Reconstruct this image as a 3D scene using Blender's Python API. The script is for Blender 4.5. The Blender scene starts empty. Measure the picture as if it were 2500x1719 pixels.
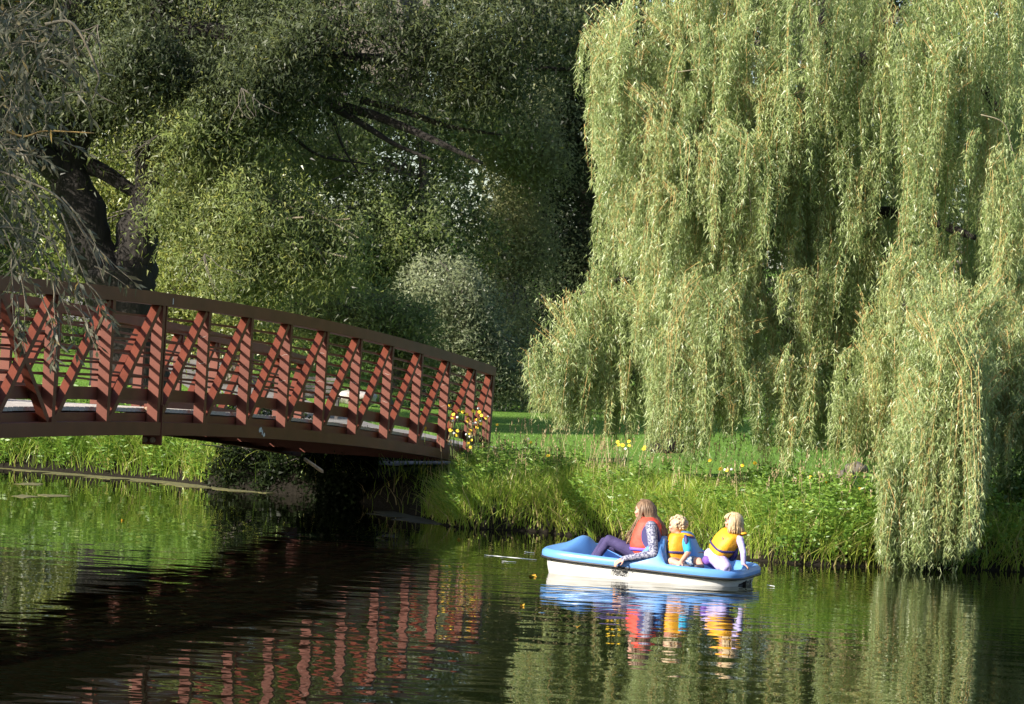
import bpy, bmesh, math, random
import numpy as np
from mathutils import Vector, Matrix, noise as mnoise
random.seed(7); rng = np.random.default_rng(7)
S = bpy.context.scene
R = math.radians
# ------------------------------------------------------------------ camera
F = 8000.0; PITCH = R(-0.07); ROLL = R(3.07); EYE = 2.57
cam = bpy.data.objects.new('camera', bpy.data.cameras.new('camera'))
S.collection.objects.link(cam); S.camera = cam
cam.data.lens = F/2500*36; cam.data.sensor_width = 36
cam.data.clip_start = .5; cam.data.clip_end = 2000
cam.matrix_world = Matrix.Translation((0, 0, EYE)) @ Matrix.Rotation(math.pi/2+PITCH, 4, 'X') @ Matrix.Rotation(ROLL, 4, 'Z')
# ------------------------------------------------------------------ light
SUN_AZ = R(54); SUN_EL = R(26)            # the light travels to the right and away from the camera
Ldir = Vector((math.sin(SUN_AZ)*math.cos(SUN_EL), math.cos(SUN_AZ)*math.cos(SUN_EL), -math.sin(SUN_EL)))
wd = bpy.data.worlds.new('World'); S.world = wd; wd.use_nodes = True
nt = wd.node_tree; bg = nt.nodes['Background']
sky = nt.nodes.new('ShaderNodeTexSky'); sky.sky_type = 'NISHITA'; sky.sun_disc = False
sky.sun_elevation = SUN_EL; sky.sun_rotation = math.atan2(-Ldir.x, -Ldir.y)
sky.air_density = 1.0; sky.dust_density = 1.5
nt.links.new(sky.outputs[0], bg.inputs[0]); bg.inputs[1].default_value = 0.10
sl = bpy.data.lights.new('sun', 'SUN'); sl.energy = 5.0; sl.angle = R(.55); sl.color = (1, .93, .80)
so = bpy.data.objects.new('sun', sl); S.collection.objects.link(so)
so.rotation_euler = Ldir.to_track_quat('-Z', 'Y').to_euler()
S.view_settings.view_transform = 'Standard'; S.view_settings.look = 'None'
S.view_settings.exposure = 1.15; S.view_settings.gamma = 1; S.view_settings.use_curve_mapping = False
S.render.engine = 'CYCLES'
cy = S.cycles; cy.max_bounces = 6; cy.diffuse_bounces = 3; cy.glossy_bounces = 3; cy.transmission_bounces = 3
cy.transparent_max_bounces = 4; cy.use_denoising = True; cy.sample_clamp_indirect = 6
cy.caustics_reflective = False; cy.caustics_refractive = False
# ------------------------------------------------------------------ pixel <-> place helpers
cR, sR, cP, sP = math.cos(ROLL), math.sin(ROLL), math.cos(PITCH), math.sin(PITCH)
def ray(px, py):
    u = px-1250; v = py-859.5
    x = (u*cR+v*sR)/F; y = (-u*sR+v*cR)/F
    return Vector((x, cP+y*sP, sP-y*cP))
def at(px, py, Y):
    d = ray(px, py); return Vector((0, 0, EYE))+d*(Y/d.y)
def gnd(px, py, z=0.0):
    d = ray(px, py); return Vector((0, 0, EYE))+d*((z-EYE)/d.z)
# ------------------------------------------------------------------ object helpers
def tag(o, label=None, cat=None, group=None, kind=None):
    if label: o['label'] = label
    if cat: o['category'] = cat
    if group: o['group'] = group
    if kind: o['kind'] = kind
    return o
def link(o, parent=None):
    S.collection.objects.link(o)
    if parent is not None:
        o.parent = parent
        o.matrix_parent_inverse = parent.matrix_world.inverted() if parent.type != 'EMPTY' or True else Matrix()
    return o
def empty(name, loc=(0, 0, 0), label=None, cat=None, group=None):
    o = bpy.data.objects.new(name, None); o.location = loc; o.empty_display_size = .3
    S.collection.objects.link(o); o.matrix_world = Matrix.Translation(loc)
    return tag(o, label, cat, group)
def mesh_obj(name, V, Fs, mats, parent=None, smooth=False, tint=None, mi=None):
    me = bpy.data.meshes.new(name)
    if isinstance(V, np.ndarray) and isinstance(Fs, np.ndarray):
        n, k = Fs.shape
        me.vertices.add(len(V)); me.vertices.foreach_set('co', V.astype(np.float32).ravel())
        me.loops.add(n*k); me.loops.foreach_set('vertex_index', Fs.astype(np.int32).ravel())
        me.polygons.add(n); me.polygons.foreach_set('loop_start', np.arange(0, n*k, k, dtype=np.int32))
        me.update(calc_edges=True)
    else:
        me.from_pydata([tuple(v) for v in V], [], [tuple(f) for f in Fs]); me.update()
    if tint is not None:
        a = me.attributes.new('tint', 'FLOAT', 'FACE'); a.data.foreach_set('value', np.asarray(tint, dtype=np.float32))
    for m in (mats if isinstance(mats, (list, tuple)) else [mats]): me.materials.append(m)
    if mi is not None: me.polygons.foreach_set('material_index', np.asarray(mi, dtype=np.int32))
    if smooth: me.polygons.foreach_set('use_smooth', [True]*len(me.polygons))
    return link(bpy.data.objects.new(name, me), parent)
class Geo:
    def __init__(s): s.v = []; s.f = []
    def add(s, V, Fs):
        b = len(s.v); s.v += [tuple(x) for x in V]; s.f += [tuple(i+b for i in f) for f in Fs]; return s
    def obj(s, name, mat, parent=None, smooth=False): return mesh_obj(name, s.v, s.f, mat, parent, smooth)
def box8(c): return c, [(0, 3, 2, 1), (4, 5, 6, 7), (0, 1, 5, 4), (1, 2, 6, 5), (2, 3, 7, 6), (3, 0, 4, 7)]
def boxg(g, c, ax, ay, az, hx, hy, hz):
    c = Vector(c); P = [c+ax*(sx*hx)+ay*(sy*hy)+az*(sz*hz) for sz in (-1, 1) for sx, sy in ((-1, -1), (1, -1), (1, 1), (-1, 1))]
    return g.add(*box8(P))
def tubeg(g, pts, rad, n=8, cap=True, wob=0):
    pts = [Vector(p) for p in pts]; rings = []; up = Vector((.13, .2, 1)).normalized(); a = None
    for i, p in enumerate(pts):
        t = (pts[min(i+1, len(pts)-1)]-pts[max(i-1, 0)]).normalized()
        if a is None: a = t.cross(up if abs(t.dot(up)) < .95 else Vector((1, 0, 0))).normalized()
        a = (a-t*a.dot(t)).normalized(); b = t.cross(a); r = rad[i] if hasattr(rad, '__len__') else rad
        ring = []
        for k in range(n):
            q = 2*math.pi*k/n; rr = r*(1+wob*(mnoise.noise(Vector((k*1.7, p.z*1.3+i*.35, p.x)))) )
            ring.append(p+(a*math.cos(q)+b*math.sin(q))*rr)
        rings.append(ring)
    V = [v for r_ in rings for v in r_]; Fs = []
    for i in range(len(pts)-1):
        for k in range(n):
            k2 = (k+1) % n; Fs.append((i*n+k, i*n+k2, (i+1)*n+k2, (i+1)*n+k))
    if cap: Fs.append(tuple(range(n-1, -1, -1))); Fs.append(tuple(range((len(pts)-1)*n, len(pts)*n)))
    return g.add(V, Fs)
def ellg(g, c, r, ax=None, nu=14, nv=9):
    c = Vector(c); M = ax or Matrix.Identity(3); V = []; Fs = []
    for j in range(1, nv):
        t = math.pi*j/nv
        for i in range(nu):
            q = 2*math.pi*i/nu; V.append(c+M@Vector((r[0]*math.sin(t)*math.cos(q), r[1]*math.sin(t)*math.sin(q), r[2]*math.cos(t))))
    top = len(V); V.append(c+M@Vector((0, 0, r[2]))); bot = len(V); V.append(c-M@Vector((0, 0, r[2])))
    for j in range(nv-2):
        for i in range(nu):
            i2 = (i+1) % nu; Fs.append((j*nu+i, (j+1)*nu+i, (j+1)*nu+i2, j*nu+i2))
    for i in range(nu):
        i2 = (i+1) % nu; Fs.append((top, i, i2)); Fs.append((bot, (nv-2)*nu+i2, (nv-2)*nu+i))
    return g.add(V, Fs)
def smoothpts(P, n=6):
    P = [Vector(p) for p in P]; out = []
    for i in range(len(P)-1):
        a, b, c, d = P[max(i-1, 0)], P[i], P[i+1], P[min(i+2, len(P)-1)]
        for k in range(n):
            t = k/n; out.append(.5*((2*b)+(c-a)*t+(2*a-5*b+4*c-d)*t*t+(3*b-a-3*c+d)*t**3))
    out.append(P[-1]); return out
# ------------------------------------------------------------------ materials
def newmat(name):
    m = bpy.data.materials.new(name); m.use_nodes = True; n = m.node_tree.nodes; l = m.node_tree.links
    n.clear(); out = n.new('ShaderNodeOutputMaterial'); return m, n, l, out
def pmat(name, col, rough=.6, col2=None, scale=6, bump=0, bscale=60, metal=0, stretch=None, spec=.5, detail=4, lo=.35, hi=.65):
    m, n, l, out = newmat(name); p = n.new('ShaderNodeBsdfPrincipled'); l.new(p.outputs[0], out.inputs[0])
    p.inputs['Roughness'].default_value = rough; p.inputs['Metallic'].default_value = metal
    p.inputs['Specular IOR Level'].default_value = spec
    p.inputs['Base Color'].default_value = (*col, 1)
    tc = n.new('ShaderNodeTexCoord'); mp = n.new('ShaderNodeMapping'); l.new(tc.outputs['Object'], mp.inputs[0])
    if stretch: mp.inputs['Scale'].default_value = stretch
    if col2:
        t = n.new('ShaderNodeTexNoise'); t.inputs['Scale'].default_value = scale; t.inputs['Detail'].default_value = detail
        l.new(mp.outputs[0], t.inputs[0]); r = n.new('ShaderNodeValToRGB'); l.new(t.outputs[0], r.inputs[0])
        r.color_ramp.elements[0].position = lo; r.color_ramp.elements[1].position = hi
        r.color_ramp.elements[0].color = (*col, 1); r.color_ramp.elements[1].color = (*col2, 1)
        l.new(r.outputs[0], p.inputs['Base Color'])
    if bump:
        t2 = n.new('ShaderNodeTexNoise'); t2.inputs['Scale'].default_value = bscale; l.new(mp.outputs[0], t2.inputs[0])
        b = n.new('ShaderNodeBump'); b.inputs['Distance'].default_value = bump; l.new(t2.outputs[0], b.inputs['Height']); l.new(b.outputs[0], p.inputs['Normal'])
    return m
def leafmat(name, cols, trans=.35, gloss=.06, under=None, puff=0):
    m, n, l, out = newmat(name)
    at_ = n.new('ShaderNodeAttribute'); at_.attribute_name = 'tint'
    r = n.new('ShaderNodeValToRGB'); e = r.color_ramp.elements
    while len(e) < len(cols): e.new(.5)
    for i, c in enumerate(cols): e[i].position = i/(len(cols)-1); e[i].color = (*c, 1)
    l.new(at_.outputs['Fac'], r.inputs[0]); col = r.outputs[0]
    if under:
        g = n.new('ShaderNodeNewGeometry'); mx = n.new('ShaderNodeMix'); mx.data_type = 'RGBA'
        l.new(g.outputs['Backfacing'], mx.inputs[0]); l.new(col, mx.inputs[6]); mx.inputs[7].default_value = (*under, 1)
        m2 = n.new('ShaderNodeMix'); m2.data_type = 'RGBA'; m2.inputs[0].default_value = .6
        l.new(col, m2.inputs[6]); l.new(mx.outputs[2], m2.inputs[7]); dcol = m2.outputs[2]
    else: dcol = col
    d = n.new('ShaderNodeBsdfDiffuse'); l.new(dcol, d.inputs[0])
    t = n.new('ShaderNodeBsdfTranslucent'); l.new(col, t.inputs[0])
    if puff:      # leaves of one clump share part of their orientation
        ca = n.new('ShaderNodeAttribute'); ca.attribute_name = 'clump'; gn = n.new('ShaderNodeNewGeometry')
        s1 = n.new('ShaderNodeVectorMath'); s1.operation = 'SCALE'; l.new(ca.outputs['Vector'], s1.inputs[0]); s1.inputs['Scale'].default_value = puff
        s2 = n.new('ShaderNodeVectorMath'); s2.operation = 'SCALE'; l.new(gn.outputs['Normal'], s2.inputs[0]); s2.inputs['Scale'].default_value = 1-puff
        s3 = n.new('ShaderNodeVectorMath'); l.new(s1.outputs[0], s3.inputs[0]); l.new(s2.outputs[0], s3.inputs[1])
        s4 = n.new('ShaderNodeVectorMath'); s4.operation = 'NORMALIZE'; l.new(s3.outputs[0], s4.inputs[0]); l.new(s4.outputs[0], d.inputs['Normal'])
    a = n.new('ShaderNodeMixShader'); a.inputs[0].default_value = trans; l.new(d.outputs[0], a.inputs[1]); l.new(t.outputs[0], a.inputs[2])
    gl = n.new('ShaderNodeBsdfGlossy'); gl.inputs['Roughness'].default_value = .42; gl.inputs[0].default_value = (.9, .9, .9, 1)
    b = n.new('ShaderNodeMixShader'); b.inputs[0].default_value = gloss; l.new(a.outputs[0], b.inputs[1]); l.new(gl.outputs[0], b.inputs[2])
    l.new(b.outputs[0], out.inputs[0]); return m
M = {}
M['steel'] = pmat('rust_brown_paint', (.096, .0235, .0125), .55, (.130, .034, .019), 3, .0006, 90, spec=.3, detail=10)
M['cobweb'] = pmat('cobweb_grey', (.42, .34, .30), .9)
M['plank'] = pmat('weathered_plank', (.30, .27, .25), .8, (.42, .39, .37), 9, .002, 60, stretch=(1, 1, 1))
M['bolt'] = pmat('bolt_steel', (.35, .22, .13), .5, (.18, .13, .1), 30)
M['dropping'] = pmat('bird_dropping', (.7, .7, .68), .8, (.5, .5, .5), 60)
M['pale_board'] = pmat('pale_board', (.55, .44, .32), .8, (.42, .33, .24), 12)
M['concrete'] = pmat('shade_dark_timber', (.008, .007, .006), .9, (.013, .011, .009), 4, .01, 20, spec=.03)  # near-black colour stands in for the shade below the bridge end
M['bark'] = pmat('willow_bark', (.020, .016, .013), .95, (.010, .008, .007), 9, .03, 14, stretch=(1, 1, .25))
M['bark2'] = pmat('grey_bark', (.14, .12, .10), .95, (.07, .06, .05), 12, .02, 20, stretch=(1, 1, .3))
M['twig'] = pmat('pale_twig', (.17, .14, .10), .8, (.28, .24, .17), 8)
M['ytwig'] = pmat('yellow_willow_twig', (.42, .27, .09), .7, (.33, .2, .07), 3)
M['rock'] = pmat('pale_granite', (.42, .38, .36), .85, (.30, .28, .27), 5, .02, 12)
M['path'] = pmat('grey_asphalt_path', (.16, .15, .15), .9, (.22, .21, .20), 3, .003, 80)
M['bench'] = pmat('grey_bench_wood', (.10, .09, .09), .8, (.17, .155, .15), 10)
M['willow'] = leafmat('weeping_willow_leaf', [(.15, .21, .060), (.28, .37, .125), (.41, .49, .21), (.50, .49, .16)], .47, .04, (.36, .41, .21))
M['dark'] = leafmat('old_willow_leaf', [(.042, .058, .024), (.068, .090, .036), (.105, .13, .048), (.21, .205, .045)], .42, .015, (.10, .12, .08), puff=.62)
M['olive'] = leafmat('olive_leaf', [(.105, .15, .042), (.17, .225, .068), (.24, .295, .09), (.36, .36, .09)], .46, .015, (.17, .20, .12), puff=.62)
M['grey'] = leafmat('grey_green_leaf', [(.13, .16, .08), (.20, .235, .12), (.27, .305, .165), (.37, .38, .18)], .44, .02, (.22, .25, .17), puff=.62)
M['yellow'] = leafmat('yellow_green_leaf', [(.09, .12, .025), (.14, .18, .035), (.2, .23, .05), (.3, .29, .06)], .35, .05)
M['pale'] = leafmat('pale_poplar_leaf', [(.20, .23, .11), (.29, .32, .15), (.36, .38, .18), (.45, .44, .2)], .46, .015, (.3, .33, .2), puff=.62)
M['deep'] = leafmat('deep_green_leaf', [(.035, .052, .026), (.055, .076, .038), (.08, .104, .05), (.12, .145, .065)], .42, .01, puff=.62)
M['bush'] = leafmat('fresh_bush_leaf', [(.04, .08, .015), (.06, .115, .02), (.09, .15, .03), (.14, .18, .03)], .3, .03)
M['shade'] = leafmat('shade_dark_leaf', [(.008, .014, .005), (.014, .022, .008), (.022, .034, .012), (.07, .09, .02)], .3, .005)  # leaf colour darkened to carry the deep shade under the bridge
M['grass'] = leafmat('bank_grass_blade', [(.12, .22, .025), (.20, .33, .04), (.32, .44, .06), (.46, .47, .10), (.50, .40, .20)], .46, .03)
M['weed'] = leafmat('bank_weed_leaf', [(.10, .20, .03), (.17, .30, .045), (.27, .41, .07), (.42, .44, .09)], .45, .03)
M['lawnblade'] = leafmat('lawn_blade', [(.08, .18, .025), (.12, .23, .036), (.17, .28, .05)], .35, .03)
M['straw'] = leafmat('dry_stalk', [(.35, .27, .14), (.45, .36, .2), (.28, .2, .1)], .2, .03)
M['near'] = leafmat('near_silvery_leaf', [(.07, .075, .042), (.105, .108, .066), (.15, .145, .098), (.28, .18, .03)], .25, .02, (.19, .19, .14))
M['algae'] = pmat('floating_algae', (.15, .135, .04), .9, (.05, .055, .02), 14)
M['scum'] = pmat('grey_floating_scum', (.045, .047, .03), .8, (.015, .017, .01), 9)
M['yleaf'] = pmat('fallen_yellow_leaf', (.6, .36, .03), .6, (.5, .25, .02), 10)
M['petal'] = pmat('yellow_petal', (.85, .55, .02), .6, (.9, .62, .04), 30)
M['seed'] = pmat('white_seed_head', (.75, .75, .72), .9)
M['stalk'] = pmat('green_flower_stalk', (.09, .13, .03), .7)
# water
def watermat():
    m, n, l, out = newmat('dark_pond_water'); p = n.new('ShaderNodeBsdfPrincipled'); l.new(p.outputs[0], out.inputs[0])
    p.inputs['Base Color'].default_value = (.004, .005, .002, 1); p.inputs['Roughness'].default_value = .015; p.inputs['IOR'].default_value = 1.33; p.inputs['Specular IOR Level'].default_value = .42
    tc = n.new('ShaderNodeTexCoord')
    def noise(sc, det, amp, stretch=(1, 1, 1), rot=0):
        mp = n.new('ShaderNodeMapping'); l.new(tc.outputs['Object'], mp.inputs[0]); mp.inputs['Scale'].default_value = stretch; mp.inputs['Rotation'].default_value = (0, 0, rot)
        t = n.new('ShaderNodeTexNoise'); t.inputs['Scale'].default_value = sc; t.inputs['Detail'].default_value = det; l.new(mp.outputs[0], t.inputs[0])
        mu = n.new('ShaderNodeMath'); mu.operation = 'MULTIPLY'; l.new(t.outputs[0], mu.inputs[0]); mu.inputs[1].default_value = amp; return mu.outputs[0]
    def add(a, b):
        x = n.new('ShaderNodeMath'); x.operation = 'ADD'; l.new(a, x.inputs[0]); l.new(b, x.inputs[1]); return x.outputs[0]
    sx = n.new('ShaderNodeSeparateXYZ'); l.new(tc.outputs['Object'], sx.inputs[0])
    my = n.new('ShaderNodeMapRange'); l.new(sx.outputs[1], my.inputs[0]); my.inputs[1].default_value = 27; my.inputs[2].default_value = 42; my.inputs[3].default_value = 3.6; my.inputs[4].default_value = 1
    md = n.new('ShaderNodeMath'); md.operation = 'MULTIPLY'; l.new(noise(1.9, 1.2, .0024, (.8, 1, 1), .3), md.inputs[0]); l.new(my.outputs[0], md.inputs[1])
    pt = n.new('ShaderNodeMath'); pt.operation = 'MULTIPLY_ADD'; l.new(noise(.22, 2, 3.2, (.6, 1, 1), .5), pt.inputs[0]); pt.inputs[1].default_value = 1; pt.inputs[2].default_value = -.65
    pm_ = n.new('ShaderNodeMath'); pm_.operation = 'MULTIPLY'; l.new(md.outputs[0], pm_.inputs[0]); l.new(pt.outputs[0], pm_.inputs[1])
    big = add(noise(.55, 1, .0060), pm_.outputs[0]); small = noise(9, 2, .00016, (1, .6, 1), -.2)
    # churned water round the pedal boat
    vm = n.new('ShaderNodeVectorMath'); vm.operation = 'DISTANCE'; l.new(tc.outputs['Object'], vm.inputs[0]); vm.inputs[1].default_value = (2.1, 37, 0)
    mr = n.new('ShaderNodeMapRange'); l.new(vm.outputs['Value'], mr.inputs[0]); mr.inputs[1].default_value = 1; mr.inputs[2].default_value = 7; mr.inputs[3].default_value = 1; mr.inputs[4].default_value = 0
    wk = noise(3.2, 1.5, .010, (.4, 1.2, 1), .1); mu = n.new('ShaderNodeMath'); mu.operation = 'MULTIPLY'; l.new(wk, mu.inputs[0]); l.new(mr.outputs[0], mu.inputs[1])
    h = add(add(big, small), mu.outputs[0])
    b = n.new('ShaderNodeBump'); b.inputs['Strength'].default_value = 1; b.inputs['Distance'].default_value = 1
    l.new(h, b.inputs['Height']); l.new(b.outputs[0], p.inputs['Normal']); return m
def groundmat():
    m, n, l, out = newmat('lawn_ground'); p = n.new('ShaderNodeBsdfPrincipled'); l.new(p.outputs[0], out.inputs[0]); p.inputs['Roughness'].default_value = .9; p.inputs['Specular IOR Level'].default_value = .1
    tc = n.new('ShaderNodeTexCoord')
    a = n.new('ShaderNodeTexNoise'); a.inputs['Scale'].default_value = .35; a.inputs['Detail'].default_value = 8; l.new(tc.outputs['Object'], a.inputs[0])
    r = n.new('ShaderNodeValToRGB'); l.new(a.outputs[0], r.inputs[0]); r.color_ramp.elements[0].position = .3; r.color_ramp.elements[1].position = .7
    r.color_ramp.elements[0].color = (.08, .165, .026, 1); r.color_ramp.elements[1].color = (.14, .245, .038, 1)
    at_ = n.new('ShaderNodeSeparateXYZ'); l.new(tc.outputs['Object'], at_.inputs[0])
    mr = n.new('ShaderNodeMapRange'); l.new(at_.outputs[2], mr.inputs[0]); mr.inputs[1].default_value = .45; mr.inputs[2].default_value = .66
    mx = n.new('ShaderNodeMix'); mx.data_type = 'RGBA'; l.new(mr.outputs[0], mx.inputs[0]); mx.inputs[6].default_value = (.013, .011, .008, 1); l.new(r.outputs[0], mx.inputs[7]); l.new(mx.outputs[2], p.inputs[0])
    t = n.new('ShaderNodeTexNoise'); t.inputs['Scale'].default_value = 14; t.inputs['Detail'].default_value = 5; l.new(tc.outputs['Object'], t.inputs[0])
    b = n.new('ShaderNodeBump'); b.inputs['Distance'].default_value = .05; l.new(t.outputs[0], b.inputs['Height']); l.new(b.outputs[0], p.inputs['Normal']); return m
# ------------------------------------------------------------------ terrain and water
shore_px = [(0, 1143), (120, 1152), (250, 1163), (400, 1175), (550, 1193), (680, 1206), (790, 1214), (880, 1228), (952, 1248), (1040, 1268), (1110, 1288),
            (1300, 1298), (1450, 1316), (1600, 1334), (1750, 1356), (1855, 1370), (2000, 1380), (2113, 1384), (2350, 1391), (2500, 1398)]
sh = [gnd(*q) for q in shore_px]
vis = [(p.x, p.y) for p in sh]
e = vis[-1]; s0 = vis[0]
rest = [(e[0]+3, e[1]-1.0), (e[0]+8, e[1]-6), (17, 24), (17, 8), (10, -6), (-2, -9), (-7, -3), (-9, 5), (-9.6, 12), (-11, 17), (-14, 24), (-19, 34), (-24, 46), (-26, 55), (-22, 60.5), (s0[0]-4, s0[1]+1.6)]
loop = [Vector((a, b, 0)) for a, b in vis+rest]
sp = smoothpts(loop+[loop[0]], 6)
SH = np.array([(p.x, p.y) for p in sp])
def sdist(P):   # signed distance to the shore, positive on land
    P = np.atleast_2d(np.asarray(P, float)); A = SH[:-1]; B = SH[1:]; best = np.full(len(P), 1e9); ins = np.zeros(len(P), bool)
    for a, b in zip(A, B):
        ab = b-a; L = (ab**2).sum()+1e-12; t = np.clip(((P-a)@ab)/L, 0, 1); d = np.hypot(*(P-(a+t[:, None]*ab)).T); best = np.minimum(best, d)
        c = ((a[1] > P[:, 1]) != (b[1] > P[:, 1])); ins ^= c & (P[:, 0] < (b[0]-a[0])*(P[:, 1]-a[1])/(b[1]-a[1]+1e-12)+a[0])
    return np.where(ins, -best, best)
def n2(x, y, s):
    return np.sin(x*s+1.3*np.sin(y*s*.7))*np.cos(y*s*.9+1.1*np.sin(x*s*.6+2))
def height(P):
    P = np.atleast_2d(np.asarray(P, float)); d = sdist(P); x, y = P[:, 0], P[:, 1]
    z = np.interp(d, [-6, -1, 0, .35, 1.2, 2.5, 6, 20, 60, 110, 200, 600], [-1.3, -.5, -.05, .30, .54, .68, .80, .98, 1.2, 2.8, 10, 16])
    z += np.where(d > 1, .05*n2(x, y, .5)*np.clip((d-1)/3, 0, 1), .03*n2(x, y, 3)*np.clip(d*2, 0, 1))
    hill = 2.6*np.clip((y-66)/40, 0, 1)**1.3*np.clip((-2-x)/7, 0, 1)*np.clip((d-6)/20, 0, 1)
    return z+hill
def lines(*seg):
    o = []
    for a, b, s in seg: o += list(np.arange(a, b, s))
    return np.array(o+[seg[-1][1]])
gx = lines((-600, -150, 75), (-150, -40, 10), (-40, -13, 1.5), (-13, 12, .28), (12, 40, 1.5), (40, 150, 10), (150, 600, 75))
gy = lines((-300, -60, 40), (-60, 26, 4), (26, 36, 1), (36, 62, .28), (62, 100, 1), (100, 200, 5), (200, 900, 70))
XX, YY = np.meshgrid(gx, gy, indexing='ij'); P = np.c_[XX.ravel(), YY.ravel()]; Z = height(P)
ny = len(gy); ii, jj = np.meshgrid(np.arange(len(gx)-1), np.arange(ny-1), indexing='ij'); q = (ii*ny+jj).ravel()
g = mesh_obj('ground', np.c_[P, Z], np.c_[q, q+ny, q+ny+1, q+1], groundmat(), smooth=True); tag(g, kind='structure')
wx = [-60, 40]; wy = [-20, 70]
w = mesh_obj('pond_water', [(-45, -22, 0), (35, -22, 0), (35, 68, 0), (-45, 68, 0)], [(0, 1, 2, 3)], watermat()); tag(w, kind='structure')
# path behind the bridge
BX0, BY0, BTH, BP, BT, BA, BW, BKE = -4.88, 34.76, R(76.3), 1.64, .455+EYE, .0052, 3.21, 11.76
AX = Vector((math.cos(BTH), math.sin(BTH), 0)); AN = Vector((math.sin(BTH), -math.cos(BTH), 0))   # along the bridge; towards the near truss
def bpt(k, h, side):      # k panels from midspan post, h metres below the top of the top chord, side 0 near truss, 1 far truss
    slope = -2*BA*(k+.5)/BP; s = k*BP+slope*h
    return Vector((BX0, BY0, 0))+AX*s-AN*(side*BW)+Vector((0, 0, BT-BA*(k+.5)**2-h))
endc = bpt(BKE, 1.13, .5)
pp = smoothpts([endc-AX*.3, endc+AX*3, (-3.2, 63, 0), (-5.2, 72, 0), (-8.2, 84, 0), (-13, 98, 0), (-22, 118, 0)], 10)
V = []
for i, p in enumerate(pp):
    t = (pp[min(i+1, len(pp)-1)]-pp[max(i-1, 0)]); t.z = 0; t.normalize(); nrm = Vector((-t.y, t.x, 0))
    for k in (-1, -.35, .35, 1):
        a = p+nrm*(1.25*k); V.append((a.x, a.y, float(height([[a.x, a.y]])[0])+.035))
Fs = [(i*4+k, i*4+k+1, i*4+k+5, i*4+k+4) for i in range(len(pp)-1) for k in range(3)]
tag(mesh_obj('path', V, Fs, M['path'], smooth=True), kind='structure')
# ------------------------------------------------------------------ foliage generators
def unit(a): return a/np.maximum(np.linalg.norm(a, axis=1, keepdims=True), 1e-9)
def leaves(P, D, L, W, fold=0.0):
    n = len(P); D = unit(D); r = unit(rng.normal(size=(n, 3))); s = unit(np.cross(D, r))
    L = np.broadcast_to(L, n)[:, None]; W = np.broadcast_to(W, n)[:, None]
    V = np.empty((n, 4, 3)); V[:, 0] = P; V[:, 1] = P+D*L*.45+s*W*.5; V[:, 2] = P+D*L; V[:, 3] = P+D*L*.45-s*W*.5
    return V.reshape(-1, 3), np.arange(n*4).reshape(-1, 4)
LS = .95; DENS = 1.15
def leaves3(P, D, L, W):
    n = len(P); D = unit(D); r = unit(rng.normal(size=(n, 3))); s = unit(np.cross(D, r)); L = np.broadcast_to(L, n)[:, None]; W = np.broadcast_to(W, n)[:, None]
    V = np.empty((n, 3, 3)); V[:, 0] = P-s*W*.5+D*L*.15; V[:, 1] = P+s*W*.5; V[:, 2] = P+D*L
    return V.reshape(-1, 3), np.arange(n*3).reshape(-1, 3)
def crown(parent, mat, ells, clumps, per, L, W, sig=.4, droop=.5, name='crown', thr=-.25, seedoff=0, squash=.75, base=None, twigm=None, hue=.0):
    cc0 = []
    ells = [(np.array(c, float), np.array(r, float)) for c, r in ells]
    vol = np.array([r[0]*r[1]*r[2] for c, r in ells])**.7; cnt = np.maximum((clumps*vol/vol.sum()).astype(int), 4); C = []; CN = []
    for (c, r), m in zip(ells, cnt):
        got = 0
        cc0.append((c, r, m))
        while got < m:
            u = unit(rng.normal(size=(1, 3)))[0]*rng.uniform(.15, 1)**.45; p = c+u*r
            if mnoise.noise(Vector(p*.55)+Vector((seedoff, 0, 0))) < thr and rng.uniform() < .85: got += .15; continue
            C.append(p); CN.append(u/np.maximum(np.linalg.norm(u), .2)); got += 1
    C = np.array(C); n = len(C)
    rep = np.repeat(np.arange(n), rng.integers(int(per*.6*DENS), int(per*1.4*DENS), n)); sg = sig*rng.uniform(.6, 1.5, n)[rep][:, None]
    off = rng.normal(size=(len(rep), 3))*sg*np.array([1, 1, squash]); off[:, 2] -= .35*(off[:, :2]**2).sum(1)/np.maximum(sg[:, 0], .1)
    P = C[rep]+off; D = rng.normal(size=P.shape)+np.array([0, 0, -droop])
    ct = rng.uniform(-.22, .22, n)
    tint = np.clip(.42+hue+ct[rep]+rng.normal(size=len(rep))*.16, 0, 1)
    V, Q = leaves3(P, D, LS*L*rng.uniform(.6, 1.3, len(P)), LS*W*1.35*rng.uniform(.7, 1.2, len(P)))
    o = mesh_obj(name, V, Q, mat, parent, tint=tint); o['kind'] = 'stuff'
    cn = unit(np.array(CN)[rep]*.8+off/np.maximum(sg, .05)*.55+np.array([0, 0, .15])); a = o.data.attributes.new('clump', 'FLOAT_VECTOR', 'FACE'); a.data.foreach_set('vector', cn.astype(np.float32).ravel())
    if twigm is not None and base is not None:
        g = Geo(); b = [Vector(x) for x in base]
        for p in C[rng.permutation(n)[:min(n, 140)]]:
            p = Vector(p); s = min(b, key=lambda q: (q-p).length); m_ = (s+p)/2+Vector((0, 0, .12*(p-s).length))+Vector(rng.normal(size=3)*.15)
            L_ = (p-s).length; tubeg(g, smoothpts([s, m_, p], 3), [.012+.010*L_*(1-i/6) for i in range(7)], 4, False)
        g.obj('branches', twigm, parent)['kind'] = 'stuff'
    return o
def pix_ell(px, py, Y, rx, ry, rz=None):   # centre by pixel, radii in metres (x, z) and depth
    c = at(px, py, Y); return ((c.x, c.y, c.z), (rx, rz if rz else rx, ry))
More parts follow.
